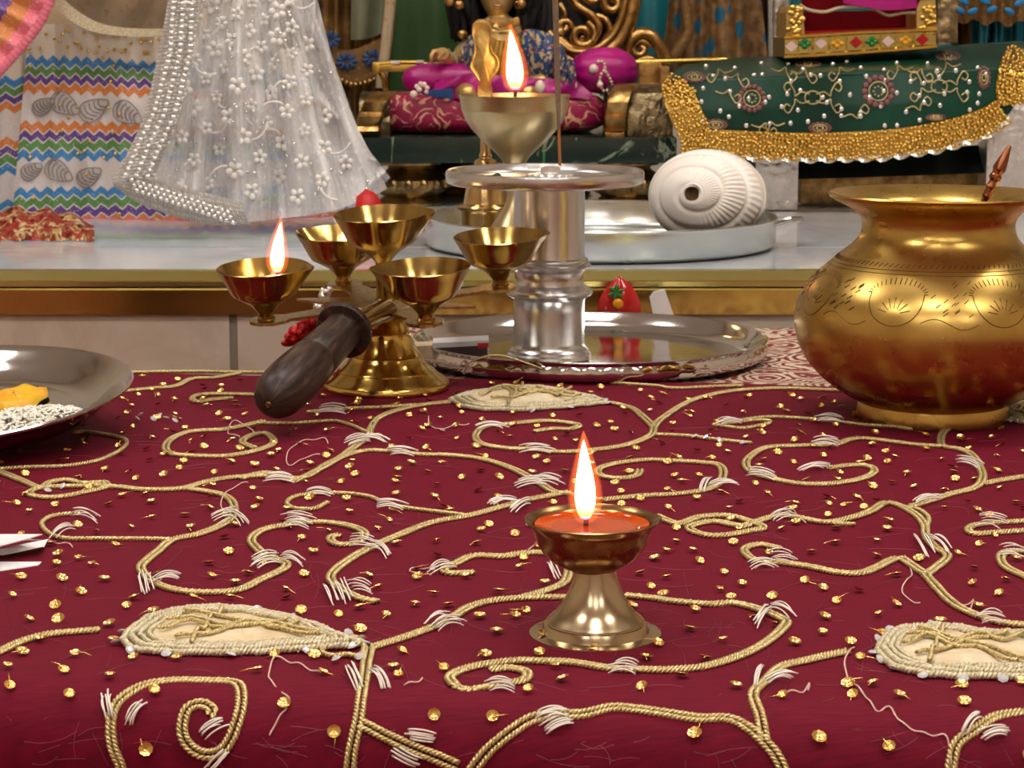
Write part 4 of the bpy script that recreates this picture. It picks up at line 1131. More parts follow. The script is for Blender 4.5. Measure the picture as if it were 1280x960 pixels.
# ------------------------------------------------------------------ stepped brass post stand
PY = 2.475; kp = K(PY, .1); px_ = A(607, 250, PY).x
pb = V((px_, PY, zt2)); Hp = (A(607, 158, PY).z - zt2) / kp
zz = lambda y: (A(607, y, PY).z - zt2) / kp
pp_ = [(0, 0), (33, 0), (33, 4), (30, 8), (30, zz(266)), (31, zz(263)), (35, zz(261)), (35.5, zz(258)), (34, zz(256)), (28, zz(254)), (27, zz(250)), (24.5, zz(232)), (22, zz(226)), (16, zz(222)), (14.5, zz(218)), (14.5, zz(203)), (13, zz(200)), (8.5, zz(198)), (7.5, zz(196)), (8.4, zz(194)), (6.6, zz(190)), (6.4, zz(172)), (8.2, zz(168)), (7.4, zz(160)), (0, zz(158))]
ps = thing('brass_post', 'slim stepped brass stand in the tray left of the bowl lamp', 'stand', pb)
MB().lathe([(a * kp, b * kp) for a, b in pp_], 48, pb).build('body', M['post'], ps, auto=30)

# two red pointed cloth bits behind the aarti lamp
for (pts, yy, lab) in (([(438,262),(446,246),(457,237),(468,242),(478,256),(476,264)], 2.52, 'small red pointed cloth piece behind the top lamp cup, on the left'),
                       ([(527,292),(533,278),(541,270),(547,277),(554,292)], 2.62, 'small red cloth point right of the top lamp cup')):
    g = A(pts[0][0], pts[0][1], yy); zb_ = ZM + .0012
    c_ = [A(x, y, yy) for x, y in pts]; c_[0].z = zb_; c_[-1].z = zb_
    ce = sum(c_, V((0, 0, 0))) / len(c_)
    rows = [[p_ + V((0, .012, 0)) for p_ in c_], [p_.lerp(ce, -.02) for p_ in c_], [p_.lerp(ce, .4) + V((0, -.009, 0)) for p_ in c_], [p_.lerp(ce, .98) + V((0, -.012, 0)) for p_ in c_]]
    tag(MB().grid(rows, cv=True).build('red_cloth', M['red'], auto=60), lab, 'cloth')

# ------------------------------------------------------------------ tall draped figure on the left
fg = thing('draped_figure', 'tall draped figure in striped skirt and white lace veil at left', 'statue', (A(230, 280, 2.9).x, 2.95, ZM + .001))
def sheet(top, bot, Yf, nu=60, nv=30, mid=None):
    T = resample(cat(top, 10), 2); B = resample(cat(bot, 10), 2)
    rows = []
    for i in range(nu + 1):
        u = i / nu; a = T[int(u * (len(T) - 1))]; b = B[int(u * (len(B) - 1))]; row = []
        for j in range(nv + 1):
            v = j / nv; p_ = a.lerp(b, v); row.append(A(p_.x, p_.y, Yf(u, v, p_)))
        rows.append(row)
    return rows
def skY(u, v, p_):
    x = p_.x
    pl = .010 * abs(math.sin(x * .075 + 1.2)) + .012 * math.sin(x * .021) + .012 * noise.noise(V((x * .02, v * 2, 3)))
    rnd_ = .0 + .10 * max(0, (x - 330) / 140) ** 2
    return 2.80 - .035 * v + pl + rnd_
rows = sheet([(36,29),(120,33),(200,41),(300,52),(380,66)], [(14,288),(110,285),(200,284),(300,281),(470,273)], skY, 190, 60)
for row in rows:
    row[-1].z = max(row[-1].z, ZM + .0015)
MB().grid(rows).build('skirt', M['stripes'], fg, auto=0)
rows = sheet([(-80,60),(-20,62),(30,64)], [(-80,288),(0,287),(34,287)], lambda u, v, p_: skY(u, v, p_) + .03, 60, 40)
for row in rows: row[-1].z = max(row[-1].z, ZM + .0015)
MB().grid(rows, uv=lambda i, j: (i / 60 * .22, (j / 40) * .93 + .02, 0)).build('skirt_side', M['stripes'], fg, auto=0)
mb = MB(); rnd = random.Random(3)
for i in range(70):   # sequins on the plain upper band and on the stripes
    x = rnd.uniform(34, 205); y = rnd.uniform(36, 66) if i < 45 else rnd.uniform(70, 275)
    v_ = (y - 30) / 254
    mb.ell(A(x, y, skY(0, v_, V((x, y, 0))) - .003), (.0024, .0012, .0024), None, 7, 5)
mb.build('skirt_sequins', M['gold'], fg)
# inner padded body so that the drapes have something behind them
MB().ell((A(170, 100, 3.0).x, 3.02, .24), (.19, .13, .19), None, 32, 20).build('padded_body', M['bodice'], fg)
rows = sheet([(60,-70),(140,-75),(235,-70)], [(52,-12),(85,14),(130,36),(215,38)], lambda u, v, p_: 2.79 - .05 * math.sin(v * PI) + .008 * math.sin(u * 20 + v * 5), 50, 26)
MB().grid(rows).build('bodice', M['bodice'], fg, auto=0)
rows = sheet([(20,-60),(50,-10),(95,30),(140,44),(215,46)], [(40,-66),(70,-12),(110,22),(150,34),(215,36)], lambda u, v, p_: 2.735, 40, 4)
MB().grid(rows).build('bodice_hem', M['rope_pale'], fg, auto=0)
rows = sheet([(68,-20),(50,25),(22,62),(-22,110)], [(-40,-60),(-50,-20),(-70,10),(-110,40)], lambda u, v, p_: 2.70 + .03 * v + .006 * math.sin(u * 30), 80, 20)
sl = MB().grid(rows).build('sleeve', M['sleeve'], fg, auto=0)
mb = MB()
for p_ in resample(cat([(70,-20),(52,25),(24,62),(-22,112)], 10), 6.5): mb.ell(A(p_.x, p_.y, 2.695), (.0062, .004, .0062), None, 8, 6)
mb.build('scalloped_edge', mk('pink_braid', lin((225, 115, 135)), .6, 0), sl)
# dark sheet put in as the shade of the gap behind skirt, far left
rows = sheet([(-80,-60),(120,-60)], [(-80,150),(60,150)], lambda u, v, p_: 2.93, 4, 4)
MB().grid(rows).build('dark_gap_sheet', M['dark_cloth'], fg)
# veil
vl = [(232,-60),(220,0),(203,80),(184,150),(164,212),(150,236)]
vr = [(375,-60),(388,0),(413,70),(443,150),(470,205),(484,236)]
vb = [(150,236),(200,262),(258,279),(330,275),(420,263),(484,236)]
def vpt(u, v):
    l = LV[int(v * (len(LV) - 1))]; r = RV[int(v * (len(RV) - 1))]
    x = lerp(l.x, r.x, u); y = lerp(l.y, r.y, u)
    b = BV[int(u * (len(BV) - 1))]; lb_ = lerp(236, 236, u)
    y += (b.y - lb_) * max(0, (v - .4) / .6) ** 2
    f = .020 * math.sin(u * 21 + 1.5 * math.sin(v * 3)) + .012 * math.sin(u * 47 + v * 4 + 1) + .03 * noise.noise(V((u * 5, v * 3, 7)))
    Y = 2.60 + f * (.35 + .65 * v) - .03 * v + .10 * (u - .3) ** 2
    gmin = G(x, y, ZM + .002).y if y > 262 else 9
    return A(x, y, min(Y, gmin) if gmin > 0 else Y)
LV = resample(cat(vl, 10), 2); RV = resample(cat(vr, 10), 2); BV = resample(cat(vb, 10), 2)
NUv, NVv = 130, 70
vo = MB().grid([[vpt(i / NUv, j / NVv) for j in range(NVv + 1)] for i in range(NUv + 1)]).build('veil', M['veil'], fg, auto=0)
tag(vo, 'sheer white net veil with embroidered flowers')
# second veil layer fold at the right, trailing on the marble
rows = sheet([(388,-40),(412,60),(440,140),(452,175)], [(360,250),(400,262),(440,262),(488,222)], lambda u, v, p_: 2.655 + .018 * math.sin(v * 22 + u * 5) - .03 * v, 50, 40)
MB().grid(rows).build('veil_fold', M['veil'], fg, auto=0)
for (tp_, bt_, yy) in (([(262,-50),(300,-50),(330,-50)], [(262,279),(300,278),(352,274)], 2.665), ([(300,-50),(335,-50),(352,-50)], [(372,272),(410,266),(452,256)], 2.68), ([(226,60),(248,40),(270,30)], [(196,238),(225,248),(262,258)], 2.65)):
    rows = sheet(tp_, bt_, lambda u, v, p_: yy + .02 * math.sin(u * 9 + v * 4) * (.3 + v) + .02 * noise.noise(V((u * 3, v * 4, yy * 9))), 40, 50)
    MB().grid(rows, uv=lambda i, j: (i / 40 * .3 + yy * 3 + .08 * math.sin(j / 50 * 5), j / 50, 0)).build('veil_fold', M['veil'], fg, auto=0)
bl_ = [(218,-60),(210,0),(196,75),(178,150),(152,205),(140,226)]
br_ = [(258,-60),(250,0),(240,75),(222,150),(204,195),(192,222)]
L1 = resample(cat(bl_, 10), 2); L2 = resample(cat(br_, 10), 2)
rows = []
for i in range(60):
    a = L1[int(i / 59 * (len(L1) - 1))]; b = L2[int(i / 59 * (len(L2) - 1))]
    rows.append([A(lerp(a.x, b.x, j / 8), lerp(a.y, b.y, j / 8), 2.565 - .012 * math.sin(j / 8 * PI) - .03 * i / 59) for j in range(9)])
MB().grid(rows).build('lace_border', M['band'], fg, auto=0)
L1 = resample(cat([(140,226),(165,218),(192,222),(240,236),(300,252)], 10), 2); L2 = resample(cat([(142,232),(170,252),(205,266),(258,280),(312,281)], 10), 2)
rows = []
for i in range(50):
    a = L1[int(i / 49 * (len(L1) - 1))]; b = L2[int(i / 49 * (len(L2) - 1))]
    rows.append([A(lerp(a.x, b.x, j / 8), lerp(a.y, b.y, j / 8), 2.53 - .008 * math.sin(j / 8 * PI)) for j in range(9)])
MB().grid(rows).build('lace_border', M['band'], fg, auto=0)
# embroidered white flowers and sparkles on the net
rnd = random.Random(12)
for i in range(62):
    mb = MB(); u, v = .14 + .76 * ((i * .618034) % 1), .08 + .86 * (i + .5) / 62; p_ = vpt(u, v) + V((0, -.006, 0)); r_ = rnd.uniform(.0075, .0108); a0 = rnd.uniform(0, 6)
    for k in range(5):
        a = a0 + 2 * PI * k / 5; mb.ell(p_ + V((math.cos(a) * r_ * .62, -.001, math.sin(a) * r_ * .62)), (r_ * .42, .0015, r_ * .34), Matrix.Rotation(-a, 4, 'Y'), 8, 5)
    if i % 2 == 0:
        a = rnd.uniform(0, 6.28); mb.tube([p_ + V((math.cos(a + t * .9) * r_ * (1 + t * 2.2), -.001, math.sin(a + t * .9) * r_ * (1 + t * 2.2))) for t in (0, .25, .5, .75, 1)], .0013, 5)
    mb.build('embroidered_flower', M['flower_white'], vo, auto=0)
for i in range(96):
    u, v = rnd.uniform(.05, .98), rnd.uniform(.05, .98); p_ = vpt(u, v) + V((0, -.006, 0)); MB().ell(p_, .0023, None, 6, 4).build('sparkle', M['silver_bead'], vo, auto=0)
mb = MB()
for i in range(17):
    for j in range(3):
        x = lerp(165, 285, i / 16) + j * 3; y = lerp(226, 266, i / 16) + j * 6.5 - 1; mb.ell(A(x, y, 2.512), (.0036, .0022, .0026), Matrix.Rotation(.35, 4, 'Y'), 8, 6)
for i in range(32):
    t = i / 31; l_ = interp([(0, 208), (.33, 203), (.66, 182), (.85, 160), (1, 146)], t); w_ = lerp(38, 46, t); y = lerp(-12, 218, t)
    for q_ in (.2, .5, .8): mb.ell(A(l_ + w_ * q_ + 2, y + q_ * 3, 2.540 - .03 * t), (.0040, .0022, .0025), Matrix.Rotation(.1, 4, 'Y'), 8, 6)
mb.build('silver_beads', M['silver_bead'], vo, auto=0)
M['leaf_print'] = mk('leaf_print', (.30, .26, .25, 1), .5, 0)
for (cx_, cy_, sc_l, fl_) in ((55, 132, 15, -1), (82, 131, 20, 1), (118, 136, 20, -1), (160, 142, 20, 1), (74, 215, 19, 1), (112, 220, 17, -1), (40, 213, 15, -1)):
    m = MB(); P2 = []
    def lf(t, w, k=1.0):   # teardrop leaf pointing right/down
        a_ = 2 * PI * t; x = math.cos(a_) * 1.0; y = math.sin(a_) * w * (1 - .45 * x)
        x, y = x * .86 - y * .5 * fl_, x * .5 * fl_ + y * .86
        return cx_ + x * sc_l * k, cy_ + y * sc_l * k
    on_sk = lambda x, y: A(x, y, skY(0, (y - 30) / 254, V((x, y, 0))) - .003)
    m.tube([on_sk(*lf(i / 24, .62)) for i in range(25)], .0009, 4)
    for q_ in range(5):
        t0_ = -.7 + q_ * .3; pp2 = []
        for i in range(7):
            s_ = i / 6; x = t0_ + .3 * s_; y = (s_ - .5) * 2 * .45 * (1 - .45 * x); x -= .25 * (1 - (2 * s_ - 1) ** 2)
            x2, y2 = x * .86 - y * .5 * fl_, x * .5 * fl_ + y * .86; pp2.append(on_sk(cx_ + x2 * sc_l, cy_ + y2 * sc_l))
        m.tube(pp2, .0010, 4)
    m.build('leaf_print', M['leaf_print'], fg, auto=0)

# ruffled red and gold cloth at the foot of the figure
mb = MB(); rows = []
for i in range(90):
    u = i / 89; x = lerp(-60, 118, u); row = []
    for j in range(20):
        v = j / 19; hh = interp([(0, 34), (.4, 37), (.8, 27), (1, 6)], u)
        yb_ = lerp(303, 288, u)
        y = yb_ - hh * math.sin(v * PI * .5) * (1 + .10 * math.sin(u * 31))
        row.append(A(x, y, 2.50 + .10 * v + .016 * noise.noise(V((u * 14, v * 5, 1))) + .010 * noise.noise(V((u * 40, v * 12, 5)))))
    row[0].z = ZM + .001
    rows.append(row)
n = N('red_gold_tinsel'); f = n.noise(70, 4, dist=1.0)
c = n.ramp(f, [(.4, (.30, .02, .012, 1)), (.52, (.36, .06, .03, 1)), (.56, (.62, .44, .18, 1)), (.7, (.80, .68, .42, 1))])
M['tinsel'] = n.done(n.bsdf(Base_Color=c, Roughness=.4, Metallic=.2, Normal=n.bump(f, 1.0, .008)))
tag(mb.grid(rows).build('ruffled_cloth', M['tinsel'], auto=0), 'ruffled red and gold tinsel cloth at the hem of the striped skirt', 'cloth')

# ------------------------------------------------------------------ green marble slab on bronze pedestals
GY = 2.93
zs1 = A(0, 172, GY).z; zs0 = A(0, 204, GY).z
x0, x1 = A(445, 190, GY).x, A(846, 190, GY).x
slab = thing('plinth', 'dark green marble slab plinth on bulbous bronze legs under the seated idol', 'plinth', ((x0 + x1) / 2, GY + .17, ZM + .0005))
bxm(x0, x1, GY, GY + .36, zs0, zs1, .003).build('slab', M['green_marble'], slab)
hl = zs0 - ZM - .0005
lg = [(0, 0), (.044, 0), (.046, .004), (.040, .010), (.036, .014), (.047, .022), (.053, .032), (.052, .042), (.044, .050), (.033, .056), (.030, .060), (.032, .064), (.042, .066), (.043, .070), (.040, .072), (0, .0725)]
kz = hl / .0725
for (px1, yo) in ((513, .062), (560, .25), (785, .062), (700, .25)):
    b_ = V((A(px1, 230, GY + yo).x, GY + yo, ZM + .0005))
    mb = MB(); mb.lathe([(a, b * kz) for a, b in lg], 40, b_)
    lo = mb.build('leg', M['antique'], slab, auto=40)
    mb = MB()
    for i in range(16):
        a = 2 * PI * i / 16; mb.ell(b_ + V((.0525 * math.cos(a), .0525 * math.sin(a), .036 * kz)), (.006, .006, .008), None, 8, 6)
    mb.build('petal_band', M['antique'], lo)
# throne: cushion, side blocks, scroll back
TY_ = GY + .045
trn = thing('throne', 'carved gold throne with openwork scroll back on the green marble slab', 'throne', (A(650, 172, TY_).x, TY_ + .1, zs1))
kt = K(TY_, .2)
def sideblock(xa, xb, ytop):
    # rolled front scroll and panel behind it
    zt__ = A(0, ytop, TY_).z
    mb = MB(); prof = [(TY_ - .02, zs1), (TY_ - .024, zs1 + .02), (TY_ - .012, zt__ - .012), (TY_ + .005, zt__ - .002), (TY_ + .05, zt__), (TY_ + .16, zt__ - .004), (TY_ + .16, zs1)]
    P = [[V((x, y, z)) for y, z in prof] for x in (xa, xa + .003, xb - .003, xb)]
    mb.grid(P); n0 = len(mb.v)
    for x in (xa, xb):
        b0 = len(mb.v)
        for y, z in prof: mb.add((x, y, z))
        mb.f.append(tuple(range(b0, b0 + len(prof))))
    return mb
xr0, xr1 = A(760, 140, TY_).x, A(840, 140, TY_).x
o = sideblock(xr0, xr1, 105).build('right_arm', M['throne_side'], trn, auto=35)
mb = MB(); c_ = A(769, 140, TY_ - .03)
def carved(xs_, ys_, m):
    rr_ = []
    for x_, sh_ in zip(xs_, (0, .006, .008, .008, .006, 0)):
        rr_.append([A(x_ + lx_, y_, TY_ + o_ - sh_) for (y_, o_, lx_) in ys_])
    m.grid(rr_)
carved((755, 757, 764, 776, 782, 785), [(171, -.022, 0), (164, -.030, -1), (160, -.024, 0), (146, -.034, 0), (142, -.028, 1), (128, -.034, 3), (116, -.028, 7), (108, -.014, 12), (104, .004, 16)], mb)
mb.rbox(A(768, 168, TY_ - .026), (.026, .02, .008), .002)
mb.build('rolled_scroll', M['throne'], o)
mb = MB(); mb.rbox(A(812, 98, TY_ + .10), (.032, .02, .045), .002); mb.rbox(A(830, 110, TY_ + .06), (.012, .03, .06), .003); mb.build('arm_panel', M['throne'], trn)
xl0, xl1 = A(450, 140, TY_).x, A(488, 140, TY_).x
o = sideblock(xl0, xl1, 116).build('left_arm', M['throne_side'], trn, auto=35)
mb = MB(); carved((444, 446, 452, 464, 472, 476), [(171, -.022, 0), (164, -.030, 0), (158, -.026, 1), (146, -.034, 3), (140, -.028, 5), (128, -.034, 10), (119, -.024, 17), (114, -.004, 26)], mb); mb.build('rolled_scroll', M['throne'], o)
BY = 3.17; kb = K(BY, .25)
def scroll(pts, r0, r1, m, yo=0.0):
    c_ = cat(pts, 8); L = len(c_)
    m.tube([A(p_.x, p_.y, BY + yo - .004 * math.sin(i / L * PI)) for i, p_ in enumerate(c_)], [1.35 * lerp(r0, r1, (i / (L - 1))) * kb for i in range(L)], 10)
def spiral(cx, cy, r, a0, turns, m, r0=3.5, r1=2.2, dirn=1):
    pts = []
    for i in range(int(turns * 12) + 1):
        t = i / (turns * 12); a = a0 + dirn * t * turns * 2 * PI
        pts.append((cx + r * (1 - .82 * t) * math.cos(a), cy - r * (1 - .82 * t) * math.sin(a)))
    scroll(pts, r0, r1, m)
mb = MB()
for sgn in (1, -1):
    X = (lambda x: x) if sgn == 1 else (lambda x: 2 * 622 - x + 0)
    fr = [(783,-60),(795,-30),(792,0),(788,20),(780,42),(768,58),(748,70),(724,70),(706,58),(694,46)]
    if sgn == -1: continue
    scroll([(X(x), y) for x, y in fr], 8, 7, mb); scroll([(X(x) - 9, y - 6) for x, y in fr], 4, 4, mb, -.006)
    spiral(766, 4, 15, .2, 1.4, mb, 5, 3); spiral(728, 44, 17, 1.2, 1.5, mb, 5, 3, -1); spiral(705, 34, 9, 0, 1.2, mb, 4, 3)
    scroll([(704,-40),(712,-10),(722,8),(738,18),(748,32),(744,46),(732,56)], 5, 4, mb)
    scroll([(716,-30),(728,-6),(742,2),(752,-6),(750,-20)], 4, 3, mb); scroll([(745,20),(756,24),(762,38),(752,54)], 4, 3, mb)
    scroll([(700,6),(706,18),(700,28)], 4, 2.5, mb); scroll([(690,60),(705,72),(730,82),(760,84),(790,80)], 6, 6, mb)
    scroll([(784,84),(786,62),(792,48),(803,42),(815,46),(824,58),(834,76)], 6, 6, mb); spiral(800, 62, 12, .3, 1.3, mb, 4.5, 3)
    scroll([(796,78),(812,74),(822,80)], 5, 4, mb)
mb.build('scroll_back', M['throne'], trn, auto=0)
rows = sheet([(640,-60),(700,-60),(776,-60)], [(640,95),(700,95),(770,70)], lambda u, v, p_: BY + .02, 6, 6)
MB().grid(rows).build('back_panel', M['black'], trn)
# cushion
cy_ = TY_ + .02; xa, xb = A(455, 145, cy_).x, A(760, 145, cy_).x
za, zb_ = zs1 + .0006, A(0, 116, cy_).z
def cush(p_, d_):
    def sg(x, e): return math.copysign(abs(x) ** e, x)
    return V((sg(d_.x, .38) * (xb - xa) / 2, sg(d_.y, .5) * .075, sg(d_.z, .55) * (zb_ - za) / 2 * (1 + .07 * noise.noise(V((d_.x * 4, d_.y * 3, d_.z * 3))))))
mb = MB().ell(((xa + xb) / 2, cy_ + .055, (za + zb_) / 2), 1, None, 72, 28, cush)
tag(mb.build('cushion', M['cushion'], auto=0), 'magenta brocade seat cushion with gold pattern under the seated idol', 'cushion')
zc_ = zb_
# bolsters
def bolster(px0, px1, py0, py1, yy, name, lab, ex=.6, fac=0):
    a, b_ = A(px0, (py0 + py1) / 2, yy), A(px1, (py0 + py1) / 2, yy); r_ = (py1 - py0) / 2 * K(yy, .2)
    cz = (a + b_) / 2
    root = thing(name, lab, 'pillow', cz - V((0, 0, r_)))
    def f(p_, d_):
        return V((math.copysign(abs(d_.x) ** ex, d_.x) * (b_.x - a.x) / 2, d_.y * r_, d_.z * r_)) * (1 + .05 * noise.noise(V((d_.x * 3, d_.y * 5, d_.z * 5))) + fac * abs(math.sin(math.atan2(d_.z, d_.y) * 4)))
    MB().ell(cz, 1, None, 40, 24, f).build('cover', M['magenta'], root, auto=0)
    return root, cz, r_
b1_, cz1, r1_ = bolster(503, 612, 79, 119, TY_ + .035, 'bolster', 'magenta satin bolster under the idol\'s hand on the left of the cushion', .5)
mb = MB()
for i, (x, y, r_) in enumerate([(517,118,.0055),(524,112,.004),(530,106,.004),(534,110,.0035),(526,105,.0035),(521,108,.0035),(533,115,.003)]): mb.ell(A(x, y, TY_ - .008), r_, None, 10, 8)
mb.build('pearl_cluster', M['pearl'], b1_)
mb = MB()
for k in range(7): mb.tube([A(528, 117, TY_ - .006), A(545, 113 + k * 1.2, TY_ - .008), A(566, 112 + k * 1.8, TY_ - .002)], .0016, 5)
mb.build('tassel', M['blue_bead'], b1_)
b2_, cz2, r2_ = bolster(714, 796, 60, 116, TY_ + .05, 'bolster', 'round-ended magenta satin bolster with pearl string, right of the idol', .85, .05)
mb = MB(); mb.lathe([(r2_ * .70, -.005), (r2_ * .78, 0), (r2_ * .66, .006)], 40, A(780, 88, TY_ + .05), Matrix.Rotation(R(90), 4, 'Y')); mb.build('gold_band', M['throne'], b2_)
mb = MB(); ys = TY_ + .05 - r2_ * 1.02
for p_ in resample(cat([(748,77),(755,78),(756,86),(751,94),(750,104),(754,113),(762,112),(765,105),(760,94),(756,88)], 8), 4.6): mb.ell(A(p_.x, p_.y, ys), .0021, None, 8, 6)
mb.build('bead_string', M['cream'], b2_)
mb = MB()
for x, y, r_ in ((742, 86, .0065), (750, 106, .0045), (761, 113, .004)): mb.ell(A(x, y, ys), r_, None, 12, 10)
mb.build('pearls', M['pearl'], b2_)
# gold staff
sy_ = TY_ + .10
sf = thing('staff', 'thin yellow gold staff lying across the throne behind the bolsters', 'staff', A(690, 80, sy_))
MB().tube([A(468, 81, sy_), A(600, 80, sy_), A(790, 78, sy_), A(880, 75.5, sy_), A(906, 74.5, sy_), A(912, 74.5, sy_)], [.0034, .0034, .0042, .0042, .0036, .0012], 12).build('rod', M['gold'], sf)
mb = MB(); mb.rbox(A(494, 85, sy_ - .006), (.062, .012, .010), .002); mb.rbox(A(470, 85, sy_ - .006), (.010, .016, .016), .002)
mb.tube([A(476, 90, sy_ - .006), A(481, 100, sy_ - .006), A(483, 113, sy_ - .004)], .0045, 8); mb.tube([A(466, 80, sy_ - .01), A(500, 78, sy_ - .01), A(530, 78, sy_ - .008)], .003, 8); mb.build('gold_fitting', M['gold'], sf)
mb = MB(); mb.rbox(A(494, 78, sy_ - .016), (.013, .006, .005), .0015); mb.rbox(A(525, 77, sy_ - .014), (.010, .006, .004), .0015); mb.build('clear_gem', M['pearl'], sf)

# ------------------------------------------------------------------ seated gilded idol
IY = GY + .115; ki = K(IY, .25)
P_ = lambda x, y, yo=0.0: A(x, y, IY + yo)
idol = thing('idol', 'small gilded seated idol in blue floral dress with black curls', 'statue', V((P_(625, 112).x, IY, zc_ - .004)))
mb = MB()
# torso, neck, head, thighs and arms: one body, fused by a voxel remesh
def limb(pts, rs, m): 
    c_ = [P_(*q_) for q_ in pts]; m.tube(c_, [r_ * ki for r_ in rs], 14)
    for q_, r_ in zip(c_, rs): m.ell(q_, r_ * ki * 1.0, None, 12, 8)
limb([(625,112),(625,92),(625,72),(624,56),(623,46)], [34, 32, 34, 38, 26], mb)
limb([(623,48,.004),(622,30,.006),(622,18,.010)], [12, 10, 10], mb)
hc = P_(622, -14); hr = 24 * ki
def headf(p_, d_):
    k = 1 - .12 * max(0, -d_.z) ** 1.3
    return V((d_.x * 24 * ki * k, d_.y * 26 * ki, d_.z * 38 * ki))
mb.ell(hc, 1, None, 32, 24, headf)
mb.tube([P_(622, -18, -26 * ki), P_(622, -7, -30 * ki), P_(622, -2, -28 * ki)], [2.2 * ki, 3.6 * ki, 3.2 * ki], 8)   # nose
for sx in (-1, 1):
    mb.ell(P_(622 + sx * 25, -12, 0), (3 * ki, 5 * ki, 9 * ki), None, 10, 8)
limb([(590,56),(578,66),(572,78,-.02),(560,72,-.045),(549,68,-.055)], [13, 11, 9.5, 8.5, 8], mb)
limb([(660,58),(680,72,-.005),(694,88,-.02),(680,100,-.05),(664,104,-.06)], [14, 12, 11, 9, 8], mb)
limb([(605,112),(570,112,-.04),(585,116,-.075)], [17, 15, 11], mb); limb([(645,112),(686,112,-.04),(660,116,-.075)], [17, 15, 11], mb)
# left hand: palm and five fingers closing over the bolster
hb = P_(553, 68, -.055)
mb.ell(hb, (10 * ki, 8 * ki, 9 * ki), None, 12, 8)
for k in range(4):
    bx = hb + V((-.004 - .0 * k, -.009 + .005 * k - .006, .004 - .0015 * k))
    mb.tube([bx, bx + V((-.007, -.004, .001)), bx + V((-.011, -.006, -.006)), bx + V((-.009, -.006, -.012))], [.0033, .0031, .0028, .0022], 8)
mb.tube([hb + V((.002, -.008, .003)), hb + V((-.003, -.014, -.001)), hb + V((-.006, -.015, -.007))], [.0034, .003, .0022], 8)
body = mb.build('body', M['deity'], idol, auto=0)
rm = body.modifiers.new('fuse', 'REMESH'); rm.mode = 'VOXEL'; rm.voxel_size = .0017; rm.use_smooth_shade = True
sm = body.modifiers.new('soft', 'SMOOTH'); sm.factor = .5; sm.iterations = 2
# face details
mb = MB()
mb.tube([P_(616, 8.0, -.0275), P_(619, 6.8, -.029), P_(622, 7.6, -.0295), P_(625, 6.8, -.029), P_(628, 8.0, -.0275)], [.0006, .0016, .0015, .0016, .0006], 8)
mb.tube([P_(616.5, 8.8, -.0275), P_(622, 11.0, -.0285), P_(627.5, 8.8, -.0275)], [.0006, .0021, .0006], 8); mb.build('lips', M['lip'], idol)
for sx in (-1, 1):
    e_ = P_(622 + sx * 10, -20, -24.5 * ki); eo = MB().ell(e_, (5.2 * ki, 2.2 * ki, 2.6 * ki), None, 14, 8).build('eye', M['flower_white'], idol)
    MB().ell(e_ + V((0, -.0018, 0)), (2.1 * ki, 1.2 * ki, 2.1 * ki), None, 10, 8).build('pupil', M['black'], eo)
# hair: curls framing the face
mb = MB(); rnd = random.Random(31)
for i in range(120):
    sx = -1 if i % 2 else 1; x0_ = lerp(18, 50, rnd.random()); yo_ = rnd.uniform(-.014, .03); ph_ = rnd.uniform(0, 6); ln_ = rnd.uniform(20, 56)
    pts_ = []
    for k in range(12):
        t = k / 11; x = 622 + sx * (lerp(8, x0_ + 8, min(1, t * 2.2)) + 3.0 * math.sin(t * 9 + ph_)); pts_.append(P_(x, lerp(-58, ln_, t), yo_ + .004 * math.cos(t * 9 + ph_)))
        if abs(x - 622) < 27 and lerp(-58, ln_, t) > -34: pts_[-1].y = IY + abs(yo_) + .01
    mb.tube(pts_, [5.2 * ki] * 10 + [4 * ki, 1.5 * ki], 7)
mb.ell(P_(622, -5, .045), (52 * ki, 22 * ki, 55 * ki), None, 20, 14)
mb.build('hair', M['hair'], idol, auto=0)
mb = MB()
for x, y in ((574, 6), (562, 2), (578, 43), (700, 40), (652, 5)):
    MB().ell(P_(x, y, -.03), (6 * ki, 4 * ki, 6 * ki), None, 12, 8).build('gold_ornament', M['throne'], idol)
mb = MB(); mb.lathe([(4.2 * ki, 0), (5.2 * ki, .0008), (4.2 * ki, .0016)], 16, P_(648, 6, -.02), Matrix.Rotation(R(90), 4, 'X')); mb.build('earring', M['throne'], idol)
# dress: shoulder cape, sleeves, lap
def cape(pa, pb, yo, nm, mat, bulge=.02, nu=30, nv=20, wr=.004):
    rows = sheet(pa, pb, lambda u, v, p_: IY + yo - bulge * math.sin(u * PI) * (.6 + .4 * math.sin(v * PI)) + wr * math.sin(u * 25 + v * 6), nu, nv)
    return MB().grid(rows).build(nm, mat, idol, auto=0)
cape([(645,44),(662,36),(690,44),(706,62)], [(650,96),(668,104),(700,108),(718,98)], -.028, 'dress', M['blue_floral'], .035)
cape([(612,42),(600,36),(588,44),(580,58)], [(608,96),(596,98),(586,92),(576,74)], -.028, 'sleeve', M['blue_floral'], .028)
cape([(612,44),(622,50),(634,50),(650,44)], [(606,104),(622,106),(638,106),(652,98)], -.040, 'gold_front', M['front_gold'], .016)
cape([(545,100),(590,92),(640,96),(720,100)], [(540,122),(590,124),(650,124),(745,122)], -.062, 'lap_cloth', M['magenta'], .02, 40, 12)
cape([(694,66),(708,70),(718,78)], [(690,100),(706,110),(722,110)], -.060, 'blue_sleeve_end', M['blue_floral'], .014)
mb = MB(); mb.rbox(P_(636, 30, -.046), (.030, .004, .012), .0012, Matrix.Rotation(R(-14), 4, 'Y')); mb.rbox(P_(611, 30, -.045), (.013, .004, .011), .0012, Matrix.Rotation(R(38), 4, 'Y'))
